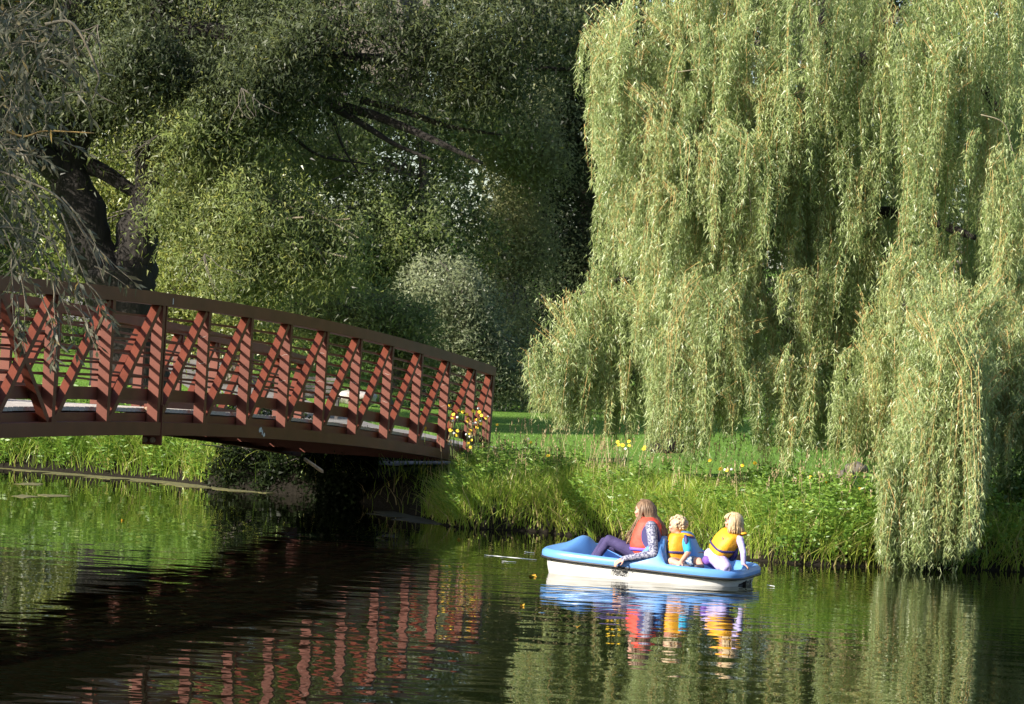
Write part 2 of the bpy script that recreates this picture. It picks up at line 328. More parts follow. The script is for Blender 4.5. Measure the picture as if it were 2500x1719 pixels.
def trunk(parent, mat, base, top, r0, r1, bend=.2, name='trunk', n=10, wob=.35, flare=True):
    base = Vector(base); top = Vector(top); m1 = base.lerp(top, .35)+Vector((random.uniform(-bend, bend), random.uniform(-bend, bend), 0)); m2 = base.lerp(top, .7)+Vector((random.uniform(-bend, bend), random.uniform(-bend, bend), 0))
    pts = smoothpts([base, m1, m2, top], 5); N = len(pts); rad = [r0+(r1-r0)*i/(N-1) for i in range(N)]
    if flare: rad[0] *= 1.5; rad[1] *= 1.2
    g = Geo(); tubeg(g, pts, rad, n, True, wob); return g.obj(name, mat, parent, True)
def gz(x, y): return float(height([[x, y]])[0])
# ------------------------------------------------------------------ the footbridge
D_ = 1.65; K0, K1 = -12.76, BKE
br = empty('footbridge', tuple(bpt(0, 1.345, .5)), 'rust brown arched steel truss footbridge with plank deck over the pond', 'bridge')
def sweep(name, h, hh, off, wid, side, mat, ka=K0, kb=K1, step=.5):
    ks = list(np.arange(ka, kb, step))+[kb]; V = []
    for k in ks:
        for dw, dh in ((-1, -1), (1, -1), (1, 1), (-1, 1)): V.append(bpt(k, h+dh*hh, side)+AN*(off+dw*wid))
    Fs = [(i*4+a, i*4+(a+1) % 4, i*4+4+(a+1) % 4, i*4+4+a) for i in range(len(ks)-1) for a in range(4)]
    m = (len(ks)-1)*4; Fs += [(3, 2, 1, 0), (m, m+1, m+2, m+3)]
    return mesh_obj(name, V, Fs, mat, br)
def bar(name, a, b, w, d, mat, par=br):
    t = (b-a).normalized(); u = AN; v = t.cross(u).normalized()
    P = [p+u*(x*w/2)+v*(y*d/2) for p in (a, b) for x, y in ((-1, -1), (1, -1), (1, 1), (-1, 1))]
    return mesh_obj(name, *box8(P), mat, par)
for side in (0, 1):
    ins = -1 if side == 0 else 1
    sweep('top_chord', .075, .075, 0, .075, side, M['steel'])
    sweep('bottom_chord', 1.575, .075, 0, .075, side, M['steel'])
    for i in range(6): sweep('rail', .15+.140*(i+1)-.005, .014, ins*.082, .014, side, M['steel'], step=1)
    sweep('toe_plate', 1.19, .07, ins*.08, .012, side, M['steel'])
    sweep('stringer', 1.455, .05, ins*.11, .03, side, M['steel'])
    ks = [K0+.04]+list(range(-12, 12))+[K1-.04]
    for k in ks:
        end = k in (ks[0], ks[-1])
        bar('post', bpt(k, .148, side), bpt(k, 1.502, side), .128, .13 if end else .09, M['steel'])
    for a, b in zip(ks[:-1], ks[1:]):
        m = .05; lo, hi = (a+m, b-m) if a >= -1 else (b-m, a+m)
        bar('diagonal', bpt(lo, 1.49, side), bpt(hi, .16, side), .10, .075, M['steel'])
        if a == -1: bar('diagonal', bpt(b-m, 1.49, side), bpt(a+m, .16, side), .09, .073, M['steel'])
for k in range(-12, 12):
    a, b = bpt(k+.12, 1.56, 0), bpt(k+.12, 1.56, 1); t = AX
    g = Geo(); boxg(g, (a+b)/2, AX, AN, Vector((0, 0, 1)), .04, BW/2-.078, .055); g.obj('floor_beam', M['steel'], br)
# deck planks: alike pieces share one mesh
pw = .148; nk = int((K1-K0)*BP/pw); g = Geo(); boxg(g, (0, 0, 0), Vector((1, 0, 0)), Vector((0, 1, 0)), Vector((0, 0, 1)), pw/2-.005, BW/2-.135, .022)
pm = bpy.data.meshes.new('plank'); pm.from_pydata(g.v, [], g.f); pm.materials.append(M['plank']); ang = math.atan2(AX.y, AX.x)
for i in range(nk):
    k = K0+(i+.5)*pw/BP; o = bpy.data.objects.new('plank', pm); p = bpt(k, 1.367+random.uniform(-.002, .002), .5)
    S.collection.objects.link(o); o.parent = br; o.matrix_parent_inverse = br.matrix_world.inverted()
    o.rotation_euler = (0, math.atan(2*BA*(k+.5)/BP), ang); o.location = p
# splice with bolts
for k in (2.0, -3.0):
    for side in (0, 1):
        ins = -1 if side == 0 else 1; up = Vector((0, 0, 1)); c = bpt(k+.06, 1.53, side)+AN*ins*.03
        g = Geo(); boxg(g, c, AX, AN, up, .02, .115, .235); pl = g.obj('splice_plate', M['steel'], br)
        bar('splice_post', bpt(k+.052, .15, side), bpt(k+.052, 1.5, side), .14, .035, M['steel'])
        for dz in (.17, -.18):
            for q in (-.075, .02):
                g = Geo(); cc = c-AX*.026+AN*(ins*-q-.03*0)+up*dz; tubeg(g, [cc, cc-AX*.022], .032, 10); g.obj('bolt', M['bolt'], pl)
def splat(k, h, w, hgt, seed):
    rnd = random.Random(seed); pts = []; c = bpt(k, h, 0)+AN*.0775; tan = (bpt(k+.1, h, 0)-bpt(k-.1, h, 0)).normalized(); up = Vector((0, 0, 1))
    for i in range(11):
        a = 2*math.pi*i/11; r = rnd.uniform(.55, 1); pts.append(c+tan*(math.cos(a)*w*r)+up*(math.sin(a)*hgt*r))
    pts2 = [p-AN*.003 for p in pts]; V = pts+pts2; n = 11
    Fs = [tuple(range(n)), tuple(range(2*n-1, n-1, -1))]+[(i, n+i, n+(i+1) % n, (i+1) % n) for i in range(n)]
    mesh_obj('dropping', V, Fs, M['dropping'], br)
splat(4.33, 1.545, .07, .045, 1); splat(4.43, 1.60, .05, .035, 4); splat(4.38, 1.57, .025, .05, 6); splat(2.15, .09, .02, .05, 3)
for k in (3, 5, 6, 7, 8, 9, 10):       # scraps of old cobweb on the sunlit post sides
    for h in (.45+.05*(k % 3), .95-.06*(k % 4)):
        c = bpt(k, h, 0)-AX*.0465; P = [c+AN*(-.045+.03*i)+Vector((0, 0, .012*math.sin(i*1.3+k))) for i in range(4)]
        g = Geo(); tubeg(g, P, [.001, .0028, .0024, .001], 4); g.obj('cobweb', M['cobweb'], br)
lb = bar('loose_board', at(744, 1121, 44), at(787, 1151, 43.6), .03, .045, M['pale_board'], br); lb['label'] = 'pale broken board hanging under the deck'
# abutment under the right end
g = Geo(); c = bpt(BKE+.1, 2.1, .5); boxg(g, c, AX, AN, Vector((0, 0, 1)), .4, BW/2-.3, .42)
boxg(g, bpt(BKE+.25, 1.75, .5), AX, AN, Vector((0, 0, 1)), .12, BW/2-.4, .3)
tag(g.obj('bridge_abutment', M['concrete']), 'timber block coloured dark as shade carrying the right end of the footbridge', 'abutment')
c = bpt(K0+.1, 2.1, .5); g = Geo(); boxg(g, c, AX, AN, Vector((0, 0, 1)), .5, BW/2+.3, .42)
tag(g.obj('bridge_abutment', M['concrete']), 'timber block coloured dark as shade carrying the near end of the footbridge', 'abutment')

# ------------------------------------------------------------------ trees
# big old willow with a double trunk, left behind the bridge
bx = at(322, 900, 66); B = Vector((bx.x, 66, gz(bx.x, 66)-.1)); fork = at(318, 560, 66)
T = empty('old_willow_tree', tuple(B), 'huge dark old willow with a forked black trunk behind the bridge', 'tree')
g = Geo()
tubeg(g, smoothpts([B, at(310, 800, 66), at(298, 720, 66), at(292, 655, 66)], 4), [.9, .8, .76, .73]+[.70]*9, 14, True, .3)
def limb(px, Y, r, g=None, nm='limb', mat='bark', nn=9):
    own = g is None; g = g or Geo(); P = smoothpts([at(x, y, yy) for (x, y), yy in zip(px, Y)], 5); N = len(P)
    rr = np.interp(np.linspace(0, 1, N), np.linspace(0, 1, len(r)), r); tubeg(g, P, list(rr), nn, True, .3)
    if own: return g.obj(nm, M[mat], T, True)
limb([(262, 680), (225, 600), (195, 500), (162, 410), (190, 300), (200, 180), (180, -40), (150, -400)], [66]*8, [.5, .44, .46, .42, .36, .3, .28, .15], g)
limb([(322, 680), (338, 580), (362, 480), (372, 380), (365, 260), (380, 100), (420, -150), (450, -500)], [66]*8, [.5, .42, .38, .34, .3, .27, .2, .1], g)
g.obj('trunk', M['bark'], T, True)
limb([(165, 430), (90, 370), (20, 310), (-90, 240), (-220, 120)], [66, 65.5, 65, 64.5, 64], [.34, .26, .22, .16, .08])
limb([(190, 330), (250, 300), (310, 285), (400, 292), (530, 300)], [66, 65.6, 65, 64.5, 64], [.2, .16, .12, .08, .04])
limb([(215, 405), (270, 430), (330, 470), (372, 475)], [66]*4, [.17, .16, .13, .14])
limb([(375, 470), (440, 470), (520, 500), (620, 560), (690, 640)], [66, 65.5, 65, 64.5, 64], [.18, .13, .09, .06, .03])
limb([(390, 530), (460, 535), (540, 565), (620, 610)], [66, 65.6, 65.2, 65], [.13, .11, .07, .03])
limb([(372, 330), (450, 300), (560, 270), (700, 250), (830, 258), (960, 300), (1080, 352), (1180, 400)], [66, 66, 66, 66, 65.8, 65.5, 65, 65], [.2, .17, .16, .14, .11, .09, .06, .025])
limb([(800, 256), (880, 300), (960, 350), (1060, 392)], [65.8, 65.6, 65.4, 65.2], [.09, .07, .05, .02])
limb([(880, 245), (980, 270), (1100, 310), (1230, 330)], [65.8]*4, [.08, .07, .05, .02])
limb([(360, 60), (520, 80), (760, 130), (1000, 150), (1250, 166), (1420, 170)], [66, 66, 66, 66, 66, 66], [.24, .2, .15, .1, .07, .03])
limb([(400, -80), (600, -160), (900, -220), (1200, -240)], [66]*4, [.22, .16, .1, .04])
limb([(790, 270), (815, 300), (838, 360), (880, 430)], [65.6]*4, [.04, .035, .025, .01])
limb([(640, 265), (700, 320), (780, 380), (900, 400)], [65.6]*4, [.05, .045, .03, .012])
E3 = pix_ell
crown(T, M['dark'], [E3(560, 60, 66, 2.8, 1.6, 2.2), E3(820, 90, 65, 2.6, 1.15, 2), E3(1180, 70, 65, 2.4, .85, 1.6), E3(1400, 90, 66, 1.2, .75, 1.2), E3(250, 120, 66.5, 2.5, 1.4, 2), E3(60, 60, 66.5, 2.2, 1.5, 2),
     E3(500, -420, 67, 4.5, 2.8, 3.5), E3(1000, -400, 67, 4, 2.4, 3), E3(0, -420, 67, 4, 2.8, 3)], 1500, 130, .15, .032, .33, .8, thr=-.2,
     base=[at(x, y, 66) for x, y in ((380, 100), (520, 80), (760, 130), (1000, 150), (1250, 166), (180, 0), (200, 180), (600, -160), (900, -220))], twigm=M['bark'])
crown(T, M['dark'], [E3(600, 210, 64.5, 1.5, .6, 1.3), E3(1180, 200, 65, .8, .3, .8), E3(300, 215, 64.5, 1.3, .25, 1), E3(330, 130, 63.5, .9, .6, .6)], 330, 120, .14, .030, .28, 1.0, name='hanging_foliage', seedoff=3, hue=.02)
crown(T, M['olive'], [E3(520, 330, 64, 1.3, .9, 1.1), E3(640, 500, 64, 1.3, .9, 1.0), E3(470, 500, 64.5, .75, .6, .8), E3(780, 590, 64, 1.0, .75, .8), E3(560, 640, 64, 1.0, .5, .8)], 460, 120, .13, .028, .26, .9, name='hanging_foliage', seedoff=9, hue=.18,
     base=[at(x, y, 65) for x, y in ((440, 470), (520, 500), (620, 560), (560, 270), (700, 320))], twigm=M['twig'], thr=-.1)
crown(T, M['dark'], [E3(60, 230, 65, 1.4, .9, 1.3), E3(-60, 480, 64, 1.3, 1.6, 1.2), E3(-300, 100, 65, 2.5, 3, 2)], 300, 120, .14, .03, .3, .9, name='hanging_foliage', seedoff=12)
for (x, y, Y, sx) in ((590, 215, 62.4, 1), (240, 60, 62, -1), (500, 620, 62.6, 1), (385, 330, 63, -1)):
    g = Geo(); p = at(x, y, Y)
    for j in range(5):
        q = [p]; d = Vector((sx*random.uniform(-.3, 1), random.uniform(-.3, .3), random.uniform(-1, -.1))).normalized()
        for k in range(6): d = (d+Vector((random.uniform(-.4, .4), 0, random.uniform(-.4, .3)))).normalized(); q.append(q[-1]+d*random.uniform(.08, .2))
        tubeg(g, q, [.009-.001*i for i in range(7)], 4, False)
    g.obj('bare_twig', M['bark2'], T)
def tree(name, label, mat, px, pybase, Y, ells, n, per, L, W, sig, r0, r1, topy, bark='bark2', **kw):
    b = at(px, pybase, Y); b.z = gz(b.x, b.y)-.1
    t = empty(name, tuple(b), label, 'tree'); tp = at(px+kw.pop('lean', 10), topy, Y)
    trunk(t, M[bark], b, tp, r0, r1, .25)
    crown(t, M[mat], ells, n, per, L, W, sig, base=[b.lerp(tp, f) for f in (.35, .5, .65, .8, 1)], twigm=M[bark], **kw); return t
tree('yellowing_willow_tree', 'bright yellow green willow seen through the fork of the old trunk', 'yellow', 440, 900, 84, [E3(430, 380, 84, 2.2, 2.6), E3(600, 540, 83, 2, 1.6), E3(250, 480, 84, 2.0, 2.6), E3(420, -50, 84, 3, 3)], 420, 110, .16, .04, .38, .3, .08, 200, droop=1.2, hue=.1)
tree('olive_tree', 'tall olive green tree in the middle, its trunk showing in the leaves', 'olive', 1010, 1000, 88, [E3(900, 380, 88, 2.6, 1.9), E3(1000, 560, 87, 2.4, 1.7), E3(820, 620, 87, 2.6, 1.6), E3(1060, 240, 89, 1.7, 1.6), E3(800, -120, 98, 4.2, 4.2), E3(740, 330, 92, 2.2, 1.6)], 950, 110, .13, .05, .36, .26, .09, 300, hue=-.02)
tree('pale_poplar_tree', 'tall pale tree with a sunlit yellowish top left of the dark trees', 'pale', 1265, 1000, 98, [E3(1225, 275, 92, 1.1, 1.5), E3(1270, 300, 94, 1.5, 2.0), E3(1240, 560, 96, 1.35, 2.0), E3(1210, 780, 95, 1.1, 2.0), E3(1270, -80, 97, 2, 3)], 520, 110, .13, .055, .34, .22, .08, 150, hue=.3)
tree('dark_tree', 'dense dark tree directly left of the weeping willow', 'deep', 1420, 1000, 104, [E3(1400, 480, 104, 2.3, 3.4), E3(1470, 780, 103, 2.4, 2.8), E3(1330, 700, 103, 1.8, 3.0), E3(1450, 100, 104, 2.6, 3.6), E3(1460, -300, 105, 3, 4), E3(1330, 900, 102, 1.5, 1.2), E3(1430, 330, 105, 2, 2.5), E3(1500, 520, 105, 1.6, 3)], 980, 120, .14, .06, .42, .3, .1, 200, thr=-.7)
tree('round_willow_tree', 'low round grey green willow beside the pale tree', 'grey', 1100, 985, 80, [E3(1090, 730, 80, 1.25, 1.15), E3(1150, 830, 80, 1.1, 1.2), E3(1010, 820, 80, .9, .9), E3(1230, 880, 80, .7, .9)], 330, 120, .12, .035, .27, .16, .06, 800, hue=.0)
tree('leaning_tree', 'small tree with a mottled grey trunk behind the right part of the bridge', 'olive', 962, 985, 71, [E3(930, 790, 71, 1.3, .75), E3(820, 740, 71.5, 1.1, .6), E3(1040, 860, 71, .7, .4)], 190, 110, .12, .035, .26, .16, .09, 850, bark='bark2', lean=-8)
tree('bright_shrub_tree', 'sunlit yellow green shrub tree just right of the black trunk', 'yellow', 560, 960, 79, [E3(480, 700, 79, 1.6, 1.3), E3(640, 730, 78, 1.5, .9), E3(560, 600, 79, 1.5, 1), E3(760, 700, 79, 1.2, .8)], 360, 115, .13, .04, .32, .18, .07, 660, hue=.16)
tree('mixed_tree', 'broad green tree filling the gap left of the forked trunk', 'olive', 60, 980, 86, [E3(80, 520, 86, 3, 2.8), E3(-250, 400, 86, 3.5, 3.5), E3(100, 800, 85, 2.5, 1.3), E3(150, 50, 87, 4, 4)], 600, 100, .16, .05, .42, .3, .1, 300)
tree('back_tree', 'large dark tree hidden behind the weeping willow', 'deep', 1950, 1000, 92, [E3(1800, 300, 92, 4, 4), E3(2300, 300, 92, 4.5, 5), E3(2050, 800, 90, 5, 3), E3(2500, 850, 90, 4, 3), E3(2100, -300, 93, 6, 4)], 700, 90, .2, .07, .55, .35, .1, 100)
def bush(name, label, mat, ells, n, per, L, W, sig, **kw):
    c = ells[0][0]; t = empty(name, (c[0], c[1], gz(c[0], c[1])), label, 'bush'); g = Geo(); b0 = Vector((c[0], c[1], gz(c[0], c[1])-.05))
    for i in range(9):
        tgt = Vector(ells[i % len(ells)][0])+Vector((random.uniform(-.6, .6), random.uniform(-.4, .4), random.uniform(-.1, .4))); tubeg(g, smoothpts([b0+Vector((random.uniform(-.2, .2), 0, 0)), b0.lerp(tgt, .5)+Vector((0, 0, .1)), tgt], 3), [.025-.003*k for k in range(7)], 5)
    g.obj('stems', M['bark2'], t)['kind'] = 'stuff'; crown(t, M[mat], ells, n, per, L, W, sig, name='foliage', **kw); return t
bush('lawn_bush', 'dark green bush on the lawn under the weeping willow', 'bush', [E3(2060, 1040, 66, 1.3, .7), E3(1950, 1060, 66, .9, .5), E3(2180, 1050, 65, 1, .7)], 120, 120, .11, .04, .25, hue=-.15)
bush('waterside_bush', 'dark leafy bush over the water at the far right', 'bush', [E3(2440, 1290, 44.5, .75, .5), E3(2560, 1250, 44.5, .8, .8), E3(2340, 1310, 44.6, .4, .3)], 110, 130, .085, .04, .16, hue=-.1)
bush('roadside_bush', 'low weedy bush at the foot of the dark trees', 'olive', [E3(1290, 945, 84, .6, .28), E3(1360, 960, 84, .5, .2)], 30, 100, .10, .035, .15, hue=.2)
bush('waterside_bush', 'leafy bush coloured dark as shade beside the water beneath the bridge deck', 'shade', [E3(625, 1120, 54.9, .55, .55), E3(590, 1085, 56.6, .8, .6), E3(680, 1130, 55.5, .5, .45), E3(620, 1050, 58, 1.0, .5), E3(560, 1135, 54.2, .3, .35), E3(650, 1165, 53.9, .35, .3)], 300, 150, .08, .035, .15, hue=-.1)
bush('waterside_bush', 'bush coloured black as shade deep under the right end of the bridge', 'shade', [E3(800, 1140, 55.0, .8, .5), E3(880, 1150, 53.8, .5, .45), E3(735, 1150, 54.6, .5, .42), E3(690, 1160, 53.8, .35, .35), E3(770, 1165, 53.6, .4, .3), E3(850, 1185, 52.3, .4, .3)], 300, 150, .08, .035, .15, hue=-.25)
# far wood mass closing the view
E_ = []
for x in np.arange(-62, 63, 6.5):
    E_.append(((x, 128+4*math.sin(x), 6+gz(x, 128)), (4.6, 3, 5.5))); E_.append(((x+3, 134, 14+gz(x, 134)), (5, 3, 6))); E_.append(((x, 140, 21+gz(x, 140)), (5, 3, 6)))
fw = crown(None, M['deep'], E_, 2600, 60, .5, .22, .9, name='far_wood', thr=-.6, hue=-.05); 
def plain_tree(name, label, mat, base, ells, n, per, L, W, sig, r0, top):
    b = Vector((base[0], base[1], gz(*base)-.1)); t = empty(name, tuple(b), label, 'tree'); tp = Vector(top)
    trunk(t, M['bark'], b, tp, r0, r0*.35, .3); crown(t, M[mat], ells, n, per, L, W, sig, base=[b.lerp(tp, f) for f in (.5, .7, .9)], twigm=M['bark']); return t


# ------------------------------------------------------------------ weeping willow
wb = at(1628, 1085, 50.5); wb.z = gz(wb.x, wb.y)-.1
W_ = empty('weeping_willow_tree', tuple(wb), 'sunlit weeping willow trailing its long branches into the water on the right', 'tree')
def wl(px, r, nm='limb'):
    g = Geo(); P = smoothpts([at(x, y, Y) for x, y, Y in px], 5); rr = np.interp(np.linspace(0, 1, len(P)), np.linspace(0, 1, len(r)), r); tubeg(g, P, list(rr), 9, True, .25); return g.obj(nm, M['bark'], W_, True)
wl([(1628, 1100, 50.5), (1632, 980, 50.4), (1655, 850, 50.2), (1730, 660, 49.8), (1850, 430, 49.3), (1990, 180, 49), (2060, -200, 49)], [.32, .25, .23, .22, .2, .17, .1], 'trunk')
wl([(1690, 760, 50), (1600, 690, 49.3), (1500, 690, 48.6), (1420, 720, 48)], [.13, .10, .06, .02])
wl([(1740, 640, 49.8), (1950, 560, 49), (2180, 520, 47.8), (2380, 580, 46.5)], [.18, .15, .1, .04])
wl([(1820, 480, 49.4), (1760, 300, 48.6), (1700, 160, 48), (1600, 100, 47.4), (1500, 130, 47)], [.14, .10, .07, .04, .012])
wl([(1940, 260, 49), (2150, 130, 48.2), (2350, 160, 47.2), (2470, 330, 46.4)], [.15, .12, .08, .03])
wl([(1720, 690, 49.8), (1850, 760, 48.6), (1980, 850, 47.6), (2080, 940, 46.8)], [.09, .07, .05, .02])
wl([(2100, 530, 48.4), (2170, 640, 46.6), (2220, 800, 45), (2230, 960, 44.2)], [.08, .06, .04, .015])
# each lobe: x range, top y at left / middle / right, bottom y at left / middle / right, distance, depth, tassels, droop lean
LOBES = [
 # left, right, (top profile), (bottom profile), Y, dY, n
 (1425, 1560, (90, 10, -40), (330, 420, 520), 46.6, 1.0, 34, .5),
 (1455, 1760, (30, -60, -120), (440, 560, 640), 47.2, 1.2, 60, .6),
 (1480, 1700, (330, 250, 240), (540, 640, 760), 46.4, .9, 36, .6),
 (1640, 2010, (-80, -200, -200), (450, 520, 500), 46.8, 1.3, 70, .7),
 (1600, 1880, (190, 180, 210), (560, 680, 660), 46.0, .9, 44, .6),
 (1560, 1860, (430, 370, 420), (880, 930, 900), 46.4, 1.1, 56, .7),
 (1830, 2110, (180, 200, 260), (700, 760, 640), 47.4, 1.1, 44, .7),
 (1520, 1600, (560, 590, 640), (640, 700, 760), 47.2, .6, 16, .3),
 (1430, 1545, (680, 600, 640), (760, 820, 860), 47.3, .5, 18, .3),
 (1300, 1450, (860, 735, 690), (1000, 1050, 1040), 47.0, .8, 46, .4),
 (2260, 2560, (520, 540, 560), (860, 880, 880), 47.2, .9, 40, .5),
 (1370, 1600, (720, 690, 690), (1010, 1080, 1090), 47.4, 1.0, 56, .5),
 (1590, 1820, (690, 650, 660), (1090, 1150, 1040), 45.6, 1.0, 66, .6),
 (1730, 2010, (640, 620, 650), (960, 950, 930), 46.6, 1.1, 44, .6),
 (1830, 1985, (880, 850, 880), (1060, 1175, 1090), 45.4, .5, 36, .4),
 (1660, 1800, (860, 860, 900), (1080, 1090, 1060), 46.5, .6, 24, .4),
 (2040, 2130, (820, 800, 820), (1140, 1190, 1120), 45.0, .5, 12, .3),
 (2040, 2250, (-150, -200, -160), (380, 480, 560), 46.8, 1.2, 44, .7),
 (2180, 2330, (60, -10, 20), (600, 700, 640), 45.8, .8, 32, .6),
 (2300, 2540, (-160, -200, -160), (520, 620, 700), 46.4, 1.2, 50, .7),
 (2370, 2560, (280, 320, 380), (700, 740, 760), 45.4, .8, 26, .6),
 (2180, 2300, (580, 600, 640), (840, 920, 900), 45.4, .6, 24, .5),
 (1960, 2230, (420, 430, 480), (900, 950, 940), 47.6, .8, 60, .5),
 (1900, 2200, (760, 760, 760), (1060, 1100, 1120), 47.4, .8, 34, .5),
 (2190, 2420, (800, 690, 740), (1260, 1220, 1200), 44.6, .9, 74, .6),
 (2130, 2220, (760, 790, 840), (1100, 1190, 1120), 45.2, .5, 14, .4),
 (2160, 2300, (1120, 960, 800), (1388, 1402, 1384), 41.95, .3, 60, .35),
 (2260, 2390, (840, 740, 820), (1372, 1408, 1340), 41.9, .3, 60, .35),
 (2230, 2400, (720, 640, 660), (1200, 1300, 1240), 43.2, .6, 50, .4),
 (2300, 2560, (780, 740, 720), (1260, 1180, 1180), 45.8, 1.0, 80, .6),
 (2380, 2620, (880, 860, 840), (1290, 1270, 1240), 44.9, .6, 44, .5),
 (1960, 2150, (560, 520, 520), (700, 760, 720), 49.3, .8, 12, .6),
 (1480, 2500, (40, -100, -60), (780, 860, 820), 48.8, 1.2, 150, .8),
 (1570, 1790, (60, 0, -60), (700, 820, 900), 48.4, .8, 46, .8),
 (1400, 1850, (740, 690, 640), (1000, 1060, 1040), 48.6, .7, 60, .8),
 (1840, 2130, (120, 140, 160), (600, 680, 640), 46.5, .7, 44, .8),
 (1900, 2160, (560, 540, 520), (900, 930, 900), 46.6, .6, 34, .8),
 (1960, 2160, (820, 830, 860), (1080, 1120, 1160), 46.4, .5, 26, .8),
 (2100, 2300, (700, 700, 700), (1100, 1180, 1200), 46.2, .7, 34, .8),
 (1650, 2500, (-500, -600, -500), (0, 0, 0), 48.5, 3.0, 90, .8),
]
LP, LD, LT, TW = [], [], [], []
for (x0, x1, tp, bt, Y, dY, nt_, lean) in LOBES:
    for i in range(int(nt_*1.0)):
        u = rng.uniform(0, 1); xc = x0+(x1-x0)*u; ty = np.interp(u, (0, .5, 1), tp); by_ = np.interp(u, (0, .5, 1), bt)
        span = by_-ty; a = rng.uniform(0, 1)**1.2; y0 = ty+span*a*.72+rng.uniform(-12, 12); ln = min(span*rng.uniform(.28, .6), by_-y0)+rng.uniform(-10, 25); ln = max(ln, 45)
        if Y < 44 or rng.uniform() < .22: ln = max((by_-y0)*rng.uniform(.93, 1.02), 45)
        yy = Y-dY*rng.uniform(-.8, 1)*(1-.3*a); tt = rng.uniform(-.24, .24); wlow = 1.0 if y0+ln > by_-60 else .0
        top = np.array(at(xc, y0, yy)); Lm = ln*yy/F; ns = rng.integers(12, 22); rad = rng.uniform(.05, .105)
        swing = rng.normal(size=2)*.05; bow = np.array([rng.normal()*.35, -abs(rng.normal())*.3])
        for s_ in range(ns):
            o2 = rng.normal(size=2)*rad; st = top+np.array([o2[0], o2[1], rng.uniform(-.12, .10)]); L2 = Lm*(rng.uniform(.8, 1.06) if Y < 44 else rng.uniform(.55, 1.08))
            nl = int(L2*72)+8; t = rng.uniform(0, 1, nl)**.9; fan = -o2*.55*np.array([1, 1])+swing*Lm; arch = rng.normal(size=2)*.0+bow*Lm*.35
            # small arch at the start, then straight down
            Pp = st+np.stack([fan[0]*t+arch[0]*(np.minimum(t*3, 1)**.7-1), fan[1]*t+arch[1]*(np.minimum(t*3, 1)**.7-1), -L2*t+.12*L2*np.minimum(t*4, 1)], 1); Pp[:, :2] += .012*rng.normal(size=(nl, 2))
            LP.append(Pp); d = rng.normal(size=(nl, 3))*np.array([.55, .55, .28])+np.array([0, 0, -.9]); LD.append(d)
            LT.append(np.full(nl, tt)+rng.normal(size=nl)*.16+rng.uniform(-.06, .06))
            ts = np.linspace(0, 1, 4); C = st+np.stack([fan[0]*ts+arch[0]*(np.minimum(ts*3, 1)**.7-1), fan[1]*ts+arch[1]*(np.minimum(ts*3, 1)**.7-1), -L2*ts+.12*L2*np.minimum(ts*4, 1)], 1)
            if s_ % 5 == 0 or (tt > .1 and s_ % 2 == 0): TW.append(C)
LP = np.concatenate(LP); LD = np.concatenate(LD); LT = np.clip(np.concatenate(LT)+.45, 0, 1)
keep = rng.uniform(size=len(LP)) < min(1, 840000/len(LP)); LP, LD, LT = LP[keep], LD[keep], LT[keep]
print('willow leaves', len(LP))
V, Q = leaves3(LP, LD, rng.uniform(.06, .12, len(LP)), rng.uniform(.012, .020, len(LP)))
mesh_obj('crown', V, Q, M['willow'], W_, tint=LT)['kind'] = 'stuff'
TW = np.array(TW); n = len(TW); wv = rng.normal(size=(n, 1, 3)); wv[:, :, 2] = 0; wv /= np.linalg.norm(wv, axis=2, keepdims=True); wv = wv*np.array([.0035, .003, .002, .001])[None, :, None]
V = np.stack([TW-wv, TW+wv], 2).reshape(-1, 3); b = (np.arange(n)*8)[:, None]+np.array([0, 2, 4])[None]; b = b.ravel()
mesh_obj('hanging_twigs', V, np.stack([b, b+1, b+3, b+2], 1), M['ytwig'], W_)['kind'] = 'stuff'
for px in ([(1655, 176, 46), (1720, 168, 46), (1780, 170, 46.2), (1830, 200, 46.4)], [(1880, 250, 46), (1930, 230, 46), (1990, 222, 46.2)], [(2395, 280, 45.2), (2450, 300, 45.2), (2470, 360, 45.3), (2498, 470, 45.3)],
           [(2330, 650, 45), (2325, 720, 44.6), (2312, 780, 44.4)], [(2325, 760, 44.2), (2290, 850, 43.6), (2250, 950, 43.3), (2215, 1080, 43.2)], [(1930, 905, 45.3), (1970, 895, 45.4), (2010, 888, 45.6)], [(1790, 470, 45.5), (1825, 440, 45.6), (1835, 560, 45.6)]):
    P = smoothpts([at(*q) for q in px], 5); g = Geo(); tubeg(g, P, [.008-.005*i/(len(P)-1) for i in range(len(P))], 6); g.obj('bare_twig', M['twig'], W_, True)
# ------------------------------------------------------------------ bank vegetation
def blades(P, H, Wd, lean, seg=3, up=1.0):
    n = len(P); a = rng.uniform(0, 2*np.pi, n); dirv = np.stack([np.cos(a), np.sin(a), np.zeros(n)], 1)*lean[:, None] if lean.ndim == 1 else lean
    s = rng.normal(size=(n, 3)); s[:, 2] = 0; s = unit(s)
    V = np.empty((n, 2*seg+1, 3)); ts = np.linspace(0, 1, seg+1)
    for i, t in enumerate(ts[:-1]):
        c = P+dirv*(t**2)[None]*H[:, None] if False else P+dirv*H[:, None]*t**1.8+np.array([0, 0, 1])*(H*(t-.25*np.minimum(np.hypot(dirv[:, 0], dirv[:, 1]), 1.2)*t**2))[:, None]
        w = (Wd*(1-.75*t))[:, None]; V[:, 2*i] = c-s*w/2; V[:, 2*i+1] = c+s*w/2
    V[:, -1] = P+dirv*H[:, None]+np.array([0, 0, 1])*(H*(1-.25*np.minimum(np.hypot(dirv[:, 0], dirv[:, 1]), 1.2)))[:, None]
    k = 2*seg+1; b = (np.arange(n)*k)[:, None]
    Q = np.concatenate([b+np.array([2*i, 2*i+1, 2*i+3, 2*i+2])[None] for i in range(seg-1)]+[b+np.array([2*seg-2, 2*seg-1, 2*seg, 2*seg])[None]], 0)
    return V.reshape(-1, 3), Q
